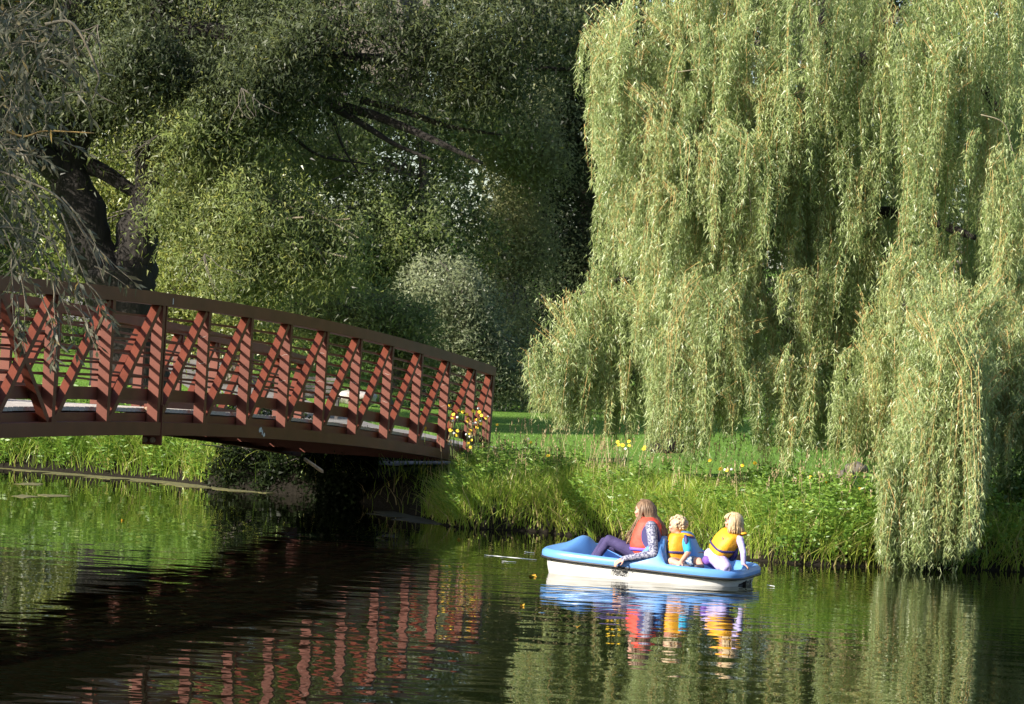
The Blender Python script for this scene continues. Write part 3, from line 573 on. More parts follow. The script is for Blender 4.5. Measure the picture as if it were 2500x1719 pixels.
def blade_obj(name, P, H, Wd, lean, mat, tint, seg=3, parent=None):
    V, Q = blades(P, H, Wd, lean, seg); k = 2*seg+1; n = len(P)
    # last face of each blade is a triangle: build with from arrays of quads and triangles
    me = bpy.data.meshes.new(name); nq = n*(seg-1); quads = Q[:nq]; tris = Q[nq:, :3]
    me.vertices.add(len(V)); me.vertices.foreach_set('co', V.astype(np.float32).ravel())
    me.loops.add(nq*4+n*3); me.loops.foreach_set('vertex_index', np.concatenate([quads.ravel(), tris.ravel()]).astype(np.int32))
    me.polygons.add(nq+n); me.polygons.foreach_set('loop_start', np.concatenate([np.arange(nq)*4, nq*4+np.arange(n)*3]).astype(np.int32)); me.update(calc_edges=True)
    a = me.attributes.new('tint', 'FLOAT', 'FACE'); a.data.foreach_set('value', np.concatenate([np.tile(tint, seg-1), tint]).astype(np.float32))
    me.materials.append(mat); o = link(bpy.data.objects.new(name, me), parent); o['kind'] = 'stuff'; return o
def infront(P, m=.6):
    return np.abs(P[:, 0]) < P[:, 1]*1250/F+m
def sample(n, box, lo, hi):
    P = np.stack([rng.uniform(box[0], box[1], n), rng.uniform(box[2], box[3], n)], 1); P = P[infront(P)]; d = sdist(P); k = (d > lo) & (d < hi); return P[k], d[k]
def below_bridge(P):   # the strip shaded by the deck grows little
    r = P-np.array([BX0, BY0]); s = r@np.array([AX.x, AX.y]); dk = (P[:, 0] > -4.95) & (P[:, 0] < -1.9) & (P[:, 1] > 47) & (P[:, 1] < 60); q = -(r@np.array([AN.x, AN.y])); return (q > -.3) & (q < BW+.3) & (s < BKE*BP+.6) | dk
def bank(n, box, lo, hi, h0, h1, name, tshift=0.0, mat='grass'):
    P, d = sample(n, box, lo, hi); z = height(P); bb = below_bridge(P)
    pn = n2(P[:, 0], P[:, 1], 1.1)*.5+n2(P[:, 0]+7, P[:, 1], 2.7)*.5
    keep = (rng.uniform(size=len(P)) < np.interp(d, [-.15, 0, 1.8, 2.8, 4.5], [.5, 1, .9, .45, .06])*(.75+.25*pn)) & ~(bb & (rng.uniform(size=len(P)) < .96))
    P, d, z, pn = P[keep], d[keep], z[keep], pn[keep]; z = np.maximum(z, .0)
    H = rng.uniform(h0, h1, len(P))*np.interp(d, [-.1, .6, 2.5, 4.5], [1.0, 1.1, .66, .3])*(1+.25*pn)
    ln = np.abs(rng.normal(size=len(P)))*.7+.15
    a = rng.uniform(0, 2*np.pi, len(P)); lean = np.stack([np.cos(a)*ln, np.sin(a)*ln, np.zeros(len(P))], 1)
    # towards the water at the edge
    lean[:, 1] -= np.interp(d, [.1, 1.2], [.95, .05])*rng.uniform(.3, 1, len(P)); tint = np.clip(.36+tshift+.20*pn+rng.normal(size=len(P))*.17+.45*(rng.uniform(size=len(P)) < .13)+np.interp(d, [0, .5], [.12, 0]), 0, 1)
    return blade_obj(name, np.c_[P, z-.03], H, rng.uniform(.009, .022, len(P)), lean, M[mat], tint)
bank(175000, (-3.6, 10, 40, 56), .03, 4.6, .26, .50, 'bank_grass')
bank(90000, (-12, -2.5, 50, 66), .08, 4.0, .45, .85, 'reed_grass', -.06)
# short lawn blades on the nearer lawn
P, d = sample(110000, (-14, 10, 43, 78), 3.0, 60); k = rng.uniform(size=len(P)) < np.interp(P[:, 1], [43, 78], [1, .35]); P = P[k]; pth = np.array([[p.x, p.y] for p in pp])
dm = np.min(np.hypot(P[:, None, 0]-pth[None, ::3, 0], P[:, None, 1]-pth[None, ::3, 1]), 1); P = P[(dm > 1.35) & ~below_bridge(P)]
blade_obj('lawn_grass', np.c_[P, height(P)-.01], rng.uniform(.025, .06, len(P)), rng.uniform(.010, .016, len(P)), rng.uniform(.1, .7, len(P)), M['lawnblade'], rng.uniform(0, 1, len(P)), 2)
# leafy weeds among the grass
def weeds(name, C, hh, seedt=0.0, L=.10, W=.022, nl=36):
    PP, DD, TT = [], [], []
    for (x, y) in C:
        z = max(gz(x, y), 0); H = rng.uniform(*hh); n = int(nl*rng.uniform(.7, 1.3)); t = rng.uniform(.12, 1, n); a = rng.uniform(0, 2*np.pi, n); ln = rng.normal(size=2)*.15*H+np.array([0, -.08])
        PP.append(np.stack([x+ln[0]*t**2, y+ln[1]*t**2, z+H*t], 1)); DD.append(np.stack([np.cos(a), np.sin(a), rng.uniform(-.2, .7, n)], 1)); TT.append(np.full(n, rng.uniform(.1, .6)+seedt)+rng.normal(size=n)*.12)
    PP, DD, TT = map(np.concatenate, (PP, DD, TT)); V, Q = leaves(PP, DD, L*rng.uniform(.6, 1.2, len(PP)), W*rng.uniform(.7, 1.2, len(PP)))
    o = mesh_obj(name, V, Q, M['weed'], tint=np.clip(TT, 0, 1)); o['kind'] = 'stuff'
P, d = sample(9000, (-3.0, 6, 40, 54), .1, 2.4); k = (rng.uniform(size=len(P)) < np.where(P[:, 0] < .1, .85, .38)*(n2(P[:, 0], P[:, 1], 1.4) > -.35)) & ~below_bridge(P); weeds('leafy_weeds', P[k], (.25, .50))
P, d = sample(7000, (-12, -4, 52, 66), .05, 2.8); k = (rng.uniform(size=len(P)) < .7*(n2(P[:, 0], P[:, 1], 1.2) > -.5)) & ~below_bridge(P); weeds('bank_weeds', P[k], (.45, .95), -.02, .14, .032)
P, d = sample(3000, (3.5, 9, 41, 50), -.05, 2.5); k = rng.uniform(size=len(P)) < .5; weeds('broadleaf_weeds', P[k], (.25, .5), -.05, .07, .04)
P, d = sample(2500, (-2.8, 8, 41, 53), -.1, .35); k = rng.uniform(size=len(P)) < .5; P = P[k]; z = np.maximum(height(P), 0)   # dry overhanging stems along the waterline
ln = np.stack([rng.normal(size=len(P))*.5, -rng.uniform(.2, 1.0, len(P)), np.zeros(len(P))], 1)
blade_obj('dry_waterline_grass', np.c_[P, z+rng.uniform(0, .2, len(P))], rng.uniform(.2, .45, len(P)), rng.uniform(.008, .016, len(P)), ln, M['straw'], rng.uniform(0, 1, len(P)))
# tall seed stalks
P, d = sample(6000, (-2.2, 6, 42, 52), .8, 4.0); k = rng.uniform(size=len(P)) < .2; P = P[k]; n = len(P); z = height(P); H = rng.uniform(.4, .9, n); ln = np.stack([rng.normal(size=n)*.25, rng.normal(size=n)*.2, np.zeros(n)], 1)
blade_obj('seed_stalks', np.c_[P, z], H, np.full(n, .009), ln, M['straw'], rng.uniform(0, 1, n))
tips = np.c_[P, z]+ln*H[:, None]+np.array([0, 0, 1])*(H*.97)[:, None]; rp = np.repeat(tips, 14, 0); D = rng.normal(size=rp.shape)*.35+np.array([0, 0, 1.]); V, Q = leaves(rp-np.array([0, 0, 1])*rng.uniform(0, .12, len(rp))[:, None], D, rng.uniform(.03, .05, len(rp)), .010)
mesh_obj('seed_heads', V, Q, M['straw'], tint=rng.uniform(0, 1, len(rp)))['kind'] = 'stuff'
# ------------------------------------------------------------------ wildflowers
def flower(px, py, Y, heads, label, group, hgt=.7):
    base = at(px, py, Y); gzz = gz(base.x, base.y); t = empty('wildflower', (base.x, base.y, gzz), label, 'flower', group)
    for (hx, hy, kind) in heads:
        c = at(hx, hy, Y+random.uniform(-.15, .15)); g = Geo(); tubeg(g, smoothpts([(base.x+random.uniform(-.03, .03), base.y, gzz), (base.x*.4+c.x*.6, c.y, (gzz+c.z)/2), c], 3), .004, 4); st = g.obj('stem', M['stalk'], t)
        g = Geo()
        if kind == 'y':
            nrm = Vector((random.uniform(-.7, .2), -1, random.uniform(.3, 1.2))).normalized(); a = nrm.orthogonal().normalized(); b = nrm.cross(a); r = random.uniform(.026, .036)
            for i in range(9):
                q = 2*math.pi*i/9; d = a*math.cos(q)+b*math.sin(q); s = nrm.cross(d)*r*.3
                g.add([c, c+d*r*.6+s, c+d*r+nrm*.004, c+d*r*.6-s], [(0, 1, 2, 3)])
            ellg(g, c, (r*.45,)*3, None, 6, 4); g.obj('flower_head', M['petal'], st)
        else:
            ellg(g, c, (.022, .022, .02), None, 7, 5); g.obj('seed_head', M['seed'], st)
fl = [(1098, 990), (1103, 1022), (1107, 1012), (1120, 1003), (1130, 1005), (1140, 1012), (1143, 1022), (1155, 1004), (1170, 1006), (1176, 1014), (1187, 1020), (1165, 1024), (1142, 1027), (1117, 1052), (1115, 1062), (1148, 1052), (1147, 1060), (1143, 1082), (1151, 1075), (1148, 1092), (1175, 1035), (1165, 1043), (1100, 1050)]
wh = [(1117, 1019), (1106, 1027), (1168, 997), (1172, 1028), (1155, 1034), (1161, 1033), (1109, 1058), (1147, 1067), (1138, 1061), (1191, 1018)]
allh = [(x, y, 'y') for x, y in fl]+[(x, y, 'w') for x, y in wh]; random.shuffle(allh)
for i in range(9):
    hs = sorted(allh)[i::9] if False else sorted(allh)[i*len(allh)//9:(i+1)*len(allh)//9]; mx = sum(h[0] for h in hs)/len(hs)
    flower(mx+random.uniform(-6, 6), 1115, 50.6+random.uniform(-.4, .4), hs, 'yellow wildflower in the thick patch at the right end of the footbridge', 'wildflowers at the bridge end')
single = [([(1214, 1037, 'y')], 1212, 1110, 50, 'single yellow flower just right of the bridge end post'), ([(1038, 1046, 'y')], 1040, 1090, 49.5, 'single yellow flower in front of the bridge deck, left of the flower patch'),
          ([(1296, 1080, 'y'), (1290, 1072, 'w')], 1290, 1130, 48, 'lone bright yellow flower on the bank crest halfway from bridge to willow'),
          ([(1338, 1113, 'y')], 1336, 1150, 47.5, 'small yellow flower low in the straw coloured grass right of the bright lone one')]
for hs, x, y, Y, lb_ in single: flower(x, y, Y, hs, lb_, None)
for hs, lab, Y in (([(1508, 1079, 'y'), (1520, 1087, 'y'), (1510, 1086, 'y')], 'yellow flower before the left skirt of the willow, left of two taller ones', 46.6),
                   ([(1535, 1078, 'y'), (1536, 1088, 'y'), (1528, 1096, 'w')], 'tallest yellow flower before the left skirt of the willow, with a white seed head', 46.6),
                   ([(1574, 1092, 'y'), (1572, 1096, 'y')], 'yellow flower at the right of the three before the left willow skirt', 46.6),
                   ([(1733, 1124, 'y'), (1759, 1145, 'y')], 'yellow flower on the bank crest above the boy, left of the white seed heads', 45.6),
                   ([(1775, 1148, 'y'), (1770, 1147, 'w'), (1786, 1146, 'w')], 'yellow flower with two white seed heads on the bank crest above the girl', 45.6),
                   ([(1812, 1137, 'y'), (1843, 1131, 'y')], 'two headed yellow flower on the bank crest above and right of the girl', 45.6),
                   ([(1975, 1166, 'w'), (1978, 1165, 'y')], 'small yellow and white flower at the left of the gap between trailing willow skirts', 45),
                   ([(2018, 1178, 'y'), (2099, 1193, 'y')], 'wide spread yellow flower in the middle of the gap between trailing willow skirts', 45),
                   ([(2050, 1205, 'y'), (2052, 1213, 'y'), (2046, 1222, 'w')], 'three headed flower with a white seed head low in the willow gap', 44.4),
                   ([(2053, 1225, 'y'), (2062, 1219, 'y')], 'lowest two headed yellow flower in the willow gap', 44.3),
                   ([(2170, 1155, 'y'), (2180, 1154, 'y'), (2155, 1170, 'y')], 'three headed yellow flower beside the longest trailing willow branch', 44.6),
                   ([(2174, 1172, 'y'), (2135, 1208, 'y')], 'drooping two headed yellow flower beside the longest trailing willow branch', 44.6)):
    flower(sum(h[0] for h in hs)/len(hs), hs[0][1]+60, Y, hs, lab, 'yellow flowers along the bank crest')
# ------------------------------------------------------------------ things floating on the water
def strip_along(name, ks, w0, w1, mat, z=.006):
    V = []; n = 0
    pts = smoothpts([gnd(*q) for q in ks], 8)
    for i, p in enumerate(pts):
        t = (pts[min(i+1, len(pts)-1)]-pts[max(i-1, 0)]).normalized(); nn = Vector((t.y, -t.x, 0)); nn = nn if nn.y < 0 else -nn
        f = math.sin(math.pi*min(max(i/(len(pts)-1), .02), .98))**.4; w = (w0+(w1-w0)*(.5+.5*math.sin(i*1.7)*math.cos(i*.6)))*f+random.uniform(0, .04)
        V += [(p.x-nn.x*.15, p.y-nn.y*.15, z), (p.x-nn.x*.15, p.y-nn.y*.15, z-.02), (p.x+nn.x*w, p.y+nn.y*w, z), (p.x+nn.x*w, p.y+nn.y*w, z-.02)]; n += 1
    Fs = []
    for i in range(n-1):
        a, b = i*4, i*4+4; Fs += [(a, a+2, b+2, b), (a+2, a+3, b+3, b+2)]
    o = mesh_obj(name, V, Fs, mat); o['kind'] = 'stuff'; return o
strip_along('algae_film', [(-30, 1139), (120, 1151), (250, 1163), (400, 1175), (550, 1193), (670, 1205)], .25, .95, M['algae'])
strip_along('floating_scum', [(970, 1250), (1020, 1262), (1090, 1282)], .2, .8, M['scum'])
for i, (x, y) in enumerate([(60, 1212), (128, 1210), (70, 1182)]):
    c = gnd(x, y); V = []; m_ = 12
    for k in range(m_): a = 2*math.pi*k/m_; V.append((c.x+math.cos(a)*random.uniform(.12, .28), c.y+math.sin(a)*random.uniform(.2, .6), .004))
    V += [(v[0], v[1], -.01) for v in V]
    mesh_obj('algae_patch', V, [tuple(range(m_))]+[(k, m_+k, m_+(k+1) % m_, (k+1) % m_) for k in range(m_)], M['algae'])['kind'] = 'stuff'
FL = [(1300, 1408, 'large yellow leaf afloat just left of the pedal boat bow'), (1275, 1480, 'small yellow leaf afloat below and left of the boat bow'), (1120, 1318, 'tiny yellow leaf afloat between bridge and boat'), (300, 1272, 'tiny pale leaf afloat at the far left in the dark reflection'), (1410, 1532, 'small yellow leaf afloat in front of the boat')]
for x, y, lb_ in FL:
    c = gnd(x, y); s = .06 if 'large' in lb_ else .03; g = Geo(); a = random.uniform(0, 6)
    P_ = [c+Vector((math.cos(a+q)*s*r, math.sin(a+q)*s*r, .012+.014*math.cos(2*q))) for q, r in ((0, 1.3), (.7, .75), (1.5, .9), (2.3, .6), (3.1, 1.1), (3.9, .65), (4.7, .95), (5.5, .7))]
    g.add(P_+[c+Vector((0, 0, .006))], [(8, i, (i+1) % 8) for i in range(8)]); tag(g.obj('floating_leaf', M['yleaf']), lb_, 'leaf', 'leaves floating on the pond')
# foam streak ahead of and behind the boat
for (a, b, w_) in (((1182, 1357), (1310, 1369), .035), ((1225, 1372), (1260, 1374), .02), ((1872, 1430), (1892, 1434), .035), ((1280, 1349), (1305, 1352), .02)):
    A_, B_ = gnd(*a), gnd(*b); V = []
    for i in range(9):
        t = i/8; p = A_.lerp(B_, t)+Vector((0, random.uniform(-.03, .03), 0)); ww = w_*math.sin(math.pi*(.06+.88*t))*random.uniform(.4, 1.2)*1.6; V += [(p.x, p.y-ww, .008), (p.x, p.y+ww, .012)]
    mesh_obj('ripple_foam', V, [(i*2, i*2+2, i*2+3, i*2+1) for i in range(8)], M['seed'])['kind'] = 'stuff'
# ------------------------------------------------------------------ bench, rocks
def slab(name, c, hx, hy, hz, mat, par, rot=0):
    g = Geo(); ax = Vector((math.cos(rot), math.sin(rot), 0)); boxg(g, c, ax, Vector((-ax.y, ax.x, 0)), Vector((0, 0, 1)), hx, hy, hz); return g.obj(name, mat, par)
bc = at(782, 960, 68); bc.z = gz(bc.x, bc.y); bench = empty('park_bench', tuple(bc), 'weathered grey slatted bench on the lawn behind the bridge', 'bench')
for i in range(5): slab('back_slat', bc+Vector((0, -.22-.02*i, .50+i*.085)), .42, .012, .032, M['bench'], bench)
for i in range(4): slab('seat_slat', bc+Vector((0, -.1+i*.11, .44)), .42, .045, .015, M['bench'], bench)
for sx in (-.36, .36):
    for sy in (-.2, .22): slab('leg', bc+Vector((sx, sy, .21)), .03, .03, .215, M['bench'], bench)
def rock(px, py, Y, r, label, mat='rock', sink=.3):
    c = at(px, py, Y); z = gz(c.x, c.y); bm = bmesh.new(); bmesh.ops.create_icosphere(bm, subdivisions=3, radius=1)
    for v in bm.verts:
        k = 1+.22*mnoise.noise(v.co*1.3+Vector((px, 0, 0)))+.08*mnoise.noise(v.co*4); v.co = Vector((v.co.x*r[0]*k, v.co.y*r[1]*k, v.co.z*r[2]*k))+Vector((c.x, c.y, z+r[2]*(1-sink*2)))
    me = bpy.data.meshes.new('boulder'); bm.to_mesh(me); bm.free(); me.materials.append(M[mat]); me.polygons.foreach_set('use_smooth', [True]*len(me.polygons))
    tag(link(bpy.data.objects.new('boulder', me)), label, 'boulder')
rock(872, 930, 76, (.50, .35, .20), 'pale smooth boulder on the lawn behind the right part of the bridge', sink=.1)
rock(640, 960, 72, (.3, .3, .17), 'light boulder on the lawn beside the grey path behind the bridge')
rock(2066, 1145, 52, (.16, .16, .10), 'small grey brown rock under the willow, the left one of two', 'bark2'); rock(2090, 1135, 54, (.2, .16, .12), 'grey rock under the willow, the right one of two', 'bark2')
# ------------------------------------------------------------------ near silvery willow reaching in from the left
nb = Vector((-4.6, 14.5, 0)); nb.z = gz(nb.x, nb.y)
N_ = empty('near_willow_tree', (-6.8, 13.2, gz(-6.8, 13.2)), 'silvery willow whose shaded branches hang in at the upper left, close to the camera', 'tree')
trunk(N_, M['bark2'], (-6.8, 13.2, gz(-6.8, 13.2)-.1), (-6.2, 13.6, 7.5), .32, .12, .2)
crown(N_, M['near'], [((-5.6, 13.6, 6.3), (2.0, 2.2, 1.9)), ((-7.6, 12.4, 6.5), (2.4, 2.4, 2.2)), ((-8.5, 11, 4.6), (2, 2, 1.8)), ((-4.6, 14.8, 6.6), (1.8, 1.8, 1.2))], 260, 130, .085, .02, .3, .6, base=[(-6.6, 13.4, 4), (-6.2, 13.6, 6.5)])
def nbough(px, r0, r1, name='bough', mat='twig'):
    P = smoothpts([at(x, y, Y) for x, y, Y in px], 6); g = Geo(); N = len(P); tubeg(g, P, [r0+(r1-r0)*i/(N-1) for i in range(N)], 6, True, .3); g.obj(name, M[mat], N_, True); return P
B1 = nbough([(-900, -300, 15), (-500, -120, 15.6), (-200, -60, 16), (50, 60, 16.3), (110, 170, 16.4), (200, 110, 16.4)], .014, .004)
B2 = nbough([(-900, 100, 15), (-400, 60, 15.5), (-100, 250, 16), (40, 330, 16.2), (110, 320, 16.2), (230, 325, 16.2)], .010, .003, mat='ytwig')
B3 = nbough([(-700, 350, 15), (-300, 330, 15.5), (-60, 400, 16), (60, 440, 16), (150, 490, 16), (220, 600, 16.1), (255, 690, 16.1)], .009, .003)
B4 = nbough([(110, 60, 16.3), (180, 60, 16.3), (240, 180, 16.3), (235, 225, 16.3), (285, 255, 16.3)], .01, .003)
B5 = nbough([(235, 225, 16.3), (215, 265, 16.3)], .005, .002)
tw = []
def twig(x, y, Y, dx, dy, L, hang=.9):
    k = 8; P = [at(x, y, Y)]; d = Vector((dx, random.uniform(-.3, .3), dy)).normalized()
    for i in range(k):
        d = (d+Vector((random.uniform(-.22, .22), random.uniform(-.15, .15), -hang*.16))).normalized(); P.append(P[-1]+d*L/k)
    return P
tg = Geo(); LPn, LDn = [], []
def addtwig(P, dens=46, r=.0028):
    tubeg(tg, P, [r*(1-.8*i/(len(P)-1)) for i in range(len(P))], 4, False)
    L = sum((P[i+1]-P[i]).length for i in range(len(P)-1)); n = int(L*dens)
    for j in range(n):
        t = random.uniform(.15, 1)*(len(P)-1); i = min(int(t), len(P)-2); p = P[i].lerp(P[i+1], t-i); d = (P[i+1]-P[i]).normalized()+Vector((random.uniform(-1, 1), random.uniform(-1, 1), random.uniform(-.9, .5)))
        LPn.append(tuple(p)); LDn.append(tuple(d))
for i in range(115):   # dense upper left
    x = random.uniform(-120, 250)*random.uniform(.4, 1); y = random.uniform(-80, 250); addtwig(twig(x, y, random.uniform(15.6, 17.2), random.uniform(-1, 1), random.uniform(-.9, .6), random.uniform(.14, .34)))
for i in range(66):   # left edge, lower
    y = random.uniform(330, 700); x = random.uniform(-120, 60+.30*(y-330)*random.uniform(0, 1)); addtwig(twig(x, y, random.uniform(15.6, 16.9), random.uniform(-.5, 1), random.uniform(-.9, .3), random.uniform(.16, .36)))
for i in range(36): x = random.uniform(-110, 75); y = random.uniform(200, 380); addtwig(twig(x, y, random.uniform(15.6, 16.9), random.uniform(-.6, 1), random.uniform(-.8, .5), random.uniform(.14, .3)))
for (x, y, dx, dy, L) in ((60, 440, .7, -.7, .55), (150, 520, .6, -.8, .55), (120, 560, .55, -1, .6), (110, 640, .35, -1, .5), (130, 690, .2, -1, .42), (175, 640, .6, -.9, .45), (100, 720, .4, -1, .38), (40, 720, .3, -1, .3), (210, 690, .9, -.5, .28), (180, 745, .8, -.5, .3), (140, 760, .2, -1, .25), (10, 560, .3, -1, .6), (30, 620, .2, -1, .5), (150, 480, .9, -.6, .45), (200, 560, .8, -.7, .4), (230, 650, 1, -.2, .2), (90, 330, 1, .0, .3)):
    addtwig(twig(x, y, 16.1, dx, dy, L, .5), 44, .004)
o = tg.obj('twigs', M['twig'], N_); o['kind'] = 'stuff'
LPn, LDn = np.array(LPn), np.array(LDn); V, Q = leaves(LPn, LDn, rng.uniform(.045, .09, len(LPn)), rng.uniform(.012, .021, len(LPn)))
mesh_obj('leaves', V, Q, M['near'], N_, tint=np.clip(rng.normal(size=len(LPn))*.2+.35+.5*(rng.uniform(size=len(LPn)) < .06), 0, 1))['kind'] = 'stuff'
# ------------------------------------------------------------------ pedal boat
PHI = R(19); bf = Vector((-math.cos(PHI), math.sin(PHI), 0)); bp_ = Vector((-math.sin(PHI), -math.cos(PHI), 0)); UP = Vector((0, 0, 1))
BC = Vector((1.73, 37.95, 0.0))
pit, rol = R(2.4), R(1.6)
Rm = Matrix.Rotation(pit, 3, bp_*-1) ; 
if (Rm@bf).z < 0: Rm = Matrix.Rotation(-pit, 3, bp_*-1)
Rr = Matrix.Rotation(rol, 3, bf)
if (Rr@bp_).z > 0: Rr = Matrix.Rotation(-rol, 3, bf)
RB = Rr@Rm
def BW_(x, y, z): return BC+RB@(bf*x+bp_*y+UP*z)       # boat coordinates: forward, towards the near side, up from the water
def Q_(px, py, by):                                    # pixel meets the upright plane at distance by from the keel line
    d = ray(px, py); o = Vector((0, 0, EYE)); c = BC+bp_*by; return o+d*((c-o).dot(bp_)/d.dot(bp_))
bm_blue = pmat('sky_blue_moulded_plastic', (.10, .26, .60), .32, (.115, .28, .62), 3, spec=.5)
bm_white = pmat('white_moulded_plastic', (.60, .60, .60), .42, (.50, .49, .46), 5, detail=9, stretch=(1, 1, 3))
bm_black = pmat('black_rubber_strip', (.02, .02, .025), .5)
boat = empty('pedal_boat', tuple(BC), 'sky blue and white plastic pedal boat carrying three people', 'pedal boat')
A_, B_2, RIM = 1.215, .72, .242
def ss(a, b, x):
    t = min(max((x-a)/(b-a), 0), 1); return t*t*(3-2*t)
def plan(th, s, a=A_, b=B_2, n=5.5):
    c, s_ = math.cos(th), math.sin(th); k = (abs(c)**n+abs(s_)**n)**(-1/n); x, y = k*c, k*s_
    bb = b*(1-.13*max(x, 0)**3-.05*max(-x, 0)**4); return x*a*s, y*bb*s
def deckz(x, y, s):
    e = 1-ss(.86, .935, s); z = 0
    z += -.24*ss(-.06, .04, x)*(1-ss(.62, .92, x))*e                       # footwell
    z += .10*ss(-.2, -.1, x)*(1-ss(.10, .16, x))*e*0                       # seat stays low
    z += -.06*ss(-.32, -.42, x)*e - .07*ss(-.5, -.62, x)*e*(1-ss(.45, .62, abs(y)))*1.0     # rear platform
    hood = .09*math.exp(-((x-.80)/.30)**2)*math.exp(-((y+.10)/.46)**2)*(1-ss(.90, 1, s))
    z += hood*1.0+.12*e*math.exp(-((x-.74)/.2)**2)*math.exp(-((y+.1)/.4)**2)
    prof = ss(.10, -.22, x)*(1-ss(-.30, -.365 if y > 0 else -.60, x))
    bump = math.exp(-(abs(abs(y)-.42)/.27)**3); z += .30*prof*max(bump, .12*e)*(1-ss(.95, 1.0, s))
    z += -.13*ss(-.12, .02, x)*(1-ss(.1, .3, x))*e*bump*0
    return z
TH = 120; rings = list(np.linspace(.04, .84, 30))+[.86, .88, .90, .92, .94, .96, .975, .99, 1.0, 1.004, 1.0]
lip = {len(rings)-4: -.006, len(rings)-3: -.02, len(rings)-2: -.05, len(rings)-1: -.078}
V = [BW_(0, 0, RIM+deckz(0, 0, 0))]; Fs = []
for ri, s in enumerate(rings):
    for k in range(TH):
        th = 2*math.pi*k/TH; x, y = plan(th, min(s, 1.0)); 
        if s > 1: x *= s; y *= s
        z = RIM+deckz(x, y, min(s, 1))+lip.get(ri, 0)+(.012*math.sin(math.pi*ss(.93, 1, s)) if ri not in lip else 0); V.append(BW_(x, y, z))
for k in range(TH): Fs.append((0, 1+k, 1+(k+1) % TH))
for ri in range(len(rings)-1):
    b = 1+ri*TH
    for k in range(TH): Fs.append((b+k, b+TH+k, b+TH+(k+1) % TH, b+(k+1) % TH))
mesh_obj('deck', V, Fs, bm_blue, boat, True)
V = []; prof = [(1.0, -.074), (1.012, -.076), (1.012, -.098), (.985, -.098), (.985, -.074)]
for k in range(TH):
    x, y = plan(2*math.pi*k/TH, 1)
    for q, dz in prof: V.append(BW_(x*q, y*q, RIM+dz))
n_ = len(prof); Fs = [(k*n_+i, ((k+1) % TH)*n_+i, ((k+1) % TH)*n_+(i+1) % n_, k*n_+(i+1) % n_) for k in range(TH) for i in range(n_)]
mesh_obj('rim_strip', V, Fs, bm_black, boat, True)
# hull: outer shell with a dark tunnel between two pontoons
HP = [(.955, RIM-.085), (.945, RIM-.15), (.93, .02), (.90, -.09), (.80, -.14)]
V = []; 
for k in range(TH):
    x, y = plan(2*math.pi*k/TH, 1)
    for q, z in HP:
        up = -.07*ss(.3, 1.1, x)*(1 if z < 0 else .5 if z < .1 else 0); V.append(BW_(x*q, y*q, z+up))
n_ = len(HP); Fs = []
for k in range(TH):
    k2 = (k+1) % TH; xm, ym = plan(2*math.pi*(k+.5)/TH, 1)
    for i in range(n_-1):
        if xm < -1.1 and abs(ym) < .30 and i >= 1: continue
        Fs.append((k*n_+i, k*n_+i+1, k2*n_+i+1, k2*n_+i))
hull = mesh_obj('hull', V, Fs, bm_white, boat, True)
g = Geo()
for s_ in (-1, 1): g.add(*box8([BW_(x, s_*y, z) for z in (-.16, RIM-.155) for x, y in ((-1.125, .30), (.7, .30), (.7, .285), (-1.125, .285))]))
g.add(*box8([BW_(x, y, z) for z in (RIM-.17, RIM-.155) for x, y in ((-1.12, -.29), (.7, -.29), (.7, .29), (-1.12, .29))])); g.obj('tunnel', bm_white, boat)
g = Geo(); g.add(*box8([BW_(x, y, z) for z in (-.2, .10) for x, y in ((-1.16, -.02), (-.75, -.02), (-.75, .02), (-1.16, .02))])); tubeg(g, [BW_(-1.10, -.24, .03), BW_(-1.10, .24, .03)], .035, 8); g.obj('rudder', bm_black, boat)
g = Geo()
for k in range(4):
    a = math.pi*k/4; c = BW_(-.92, 0, .02); d = RB@(bf*math.cos(a)+UP*math.sin(a)); u = RB@bp_; w_ = d.cross(u); boxg(g, c, d, u, w_, .13, .22, .008)
g.obj('paddle_wheel', bm_black, boat)
g = Geo(); tubeg(g, smoothpts([BW_(-1.02, .50, RIM-.005), BW_(-1.05, .50, RIM+.035), BW_(-1.05, .40, RIM+.04), BW_(-1.02, .38, RIM-.005)], 4), .014, 8); g.obj('stern_handle', pmat('dark_chrome', (.08, .09, .13), .25, metal=.8), boat)
def text_on(body, size, org, xd, yd, mat, parent, name='lettering', ext=.0015, sx=1.0):
    cu = bpy.data.curves.new('t', 'FONT'); cu.body = body; cu.size = 1; cu.extrude = 0.01; cu.align_x = 'CENTER'; cu.offset = .006; cu.resolution_u = 3
    ob = bpy.data.objects.new('t', cu); S.collection.objects.link(ob); dg = bpy.context.evaluated_depsgraph_get(); me = bpy.data.meshes.new_from_object(ob.evaluated_get(dg)); bpy.data.objects.remove(ob)
    zd = xd.cross(yd).normalized()
    for v in me.vertices: c = v.co.copy(); v.co = org+xd*(c.x*size*sx)+yd*(c.y*size)+zd*(c.z*ext*10)
    me.name = name; me.materials.clear(); me.materials.append(mat); return link(bpy.data.objects.new(name, me), parent)
tc_ = BW_(.125, B_2*.972, RIM-.165)
t0 = BW_(.2, B_2*.985, RIM-.1); xd = (RB@(bf*-1)); yd = (BW_(0, B_2*.972, RIM-.10)-BW_(0, B_2*.94, .03)).normalized()
zz = xd.cross(yd).normalized(); text_on('Pelican', .135, BW_(.16, B_2*.95, .062)+zz*.008, xd, yd, bm_black, boat, sx=.50)

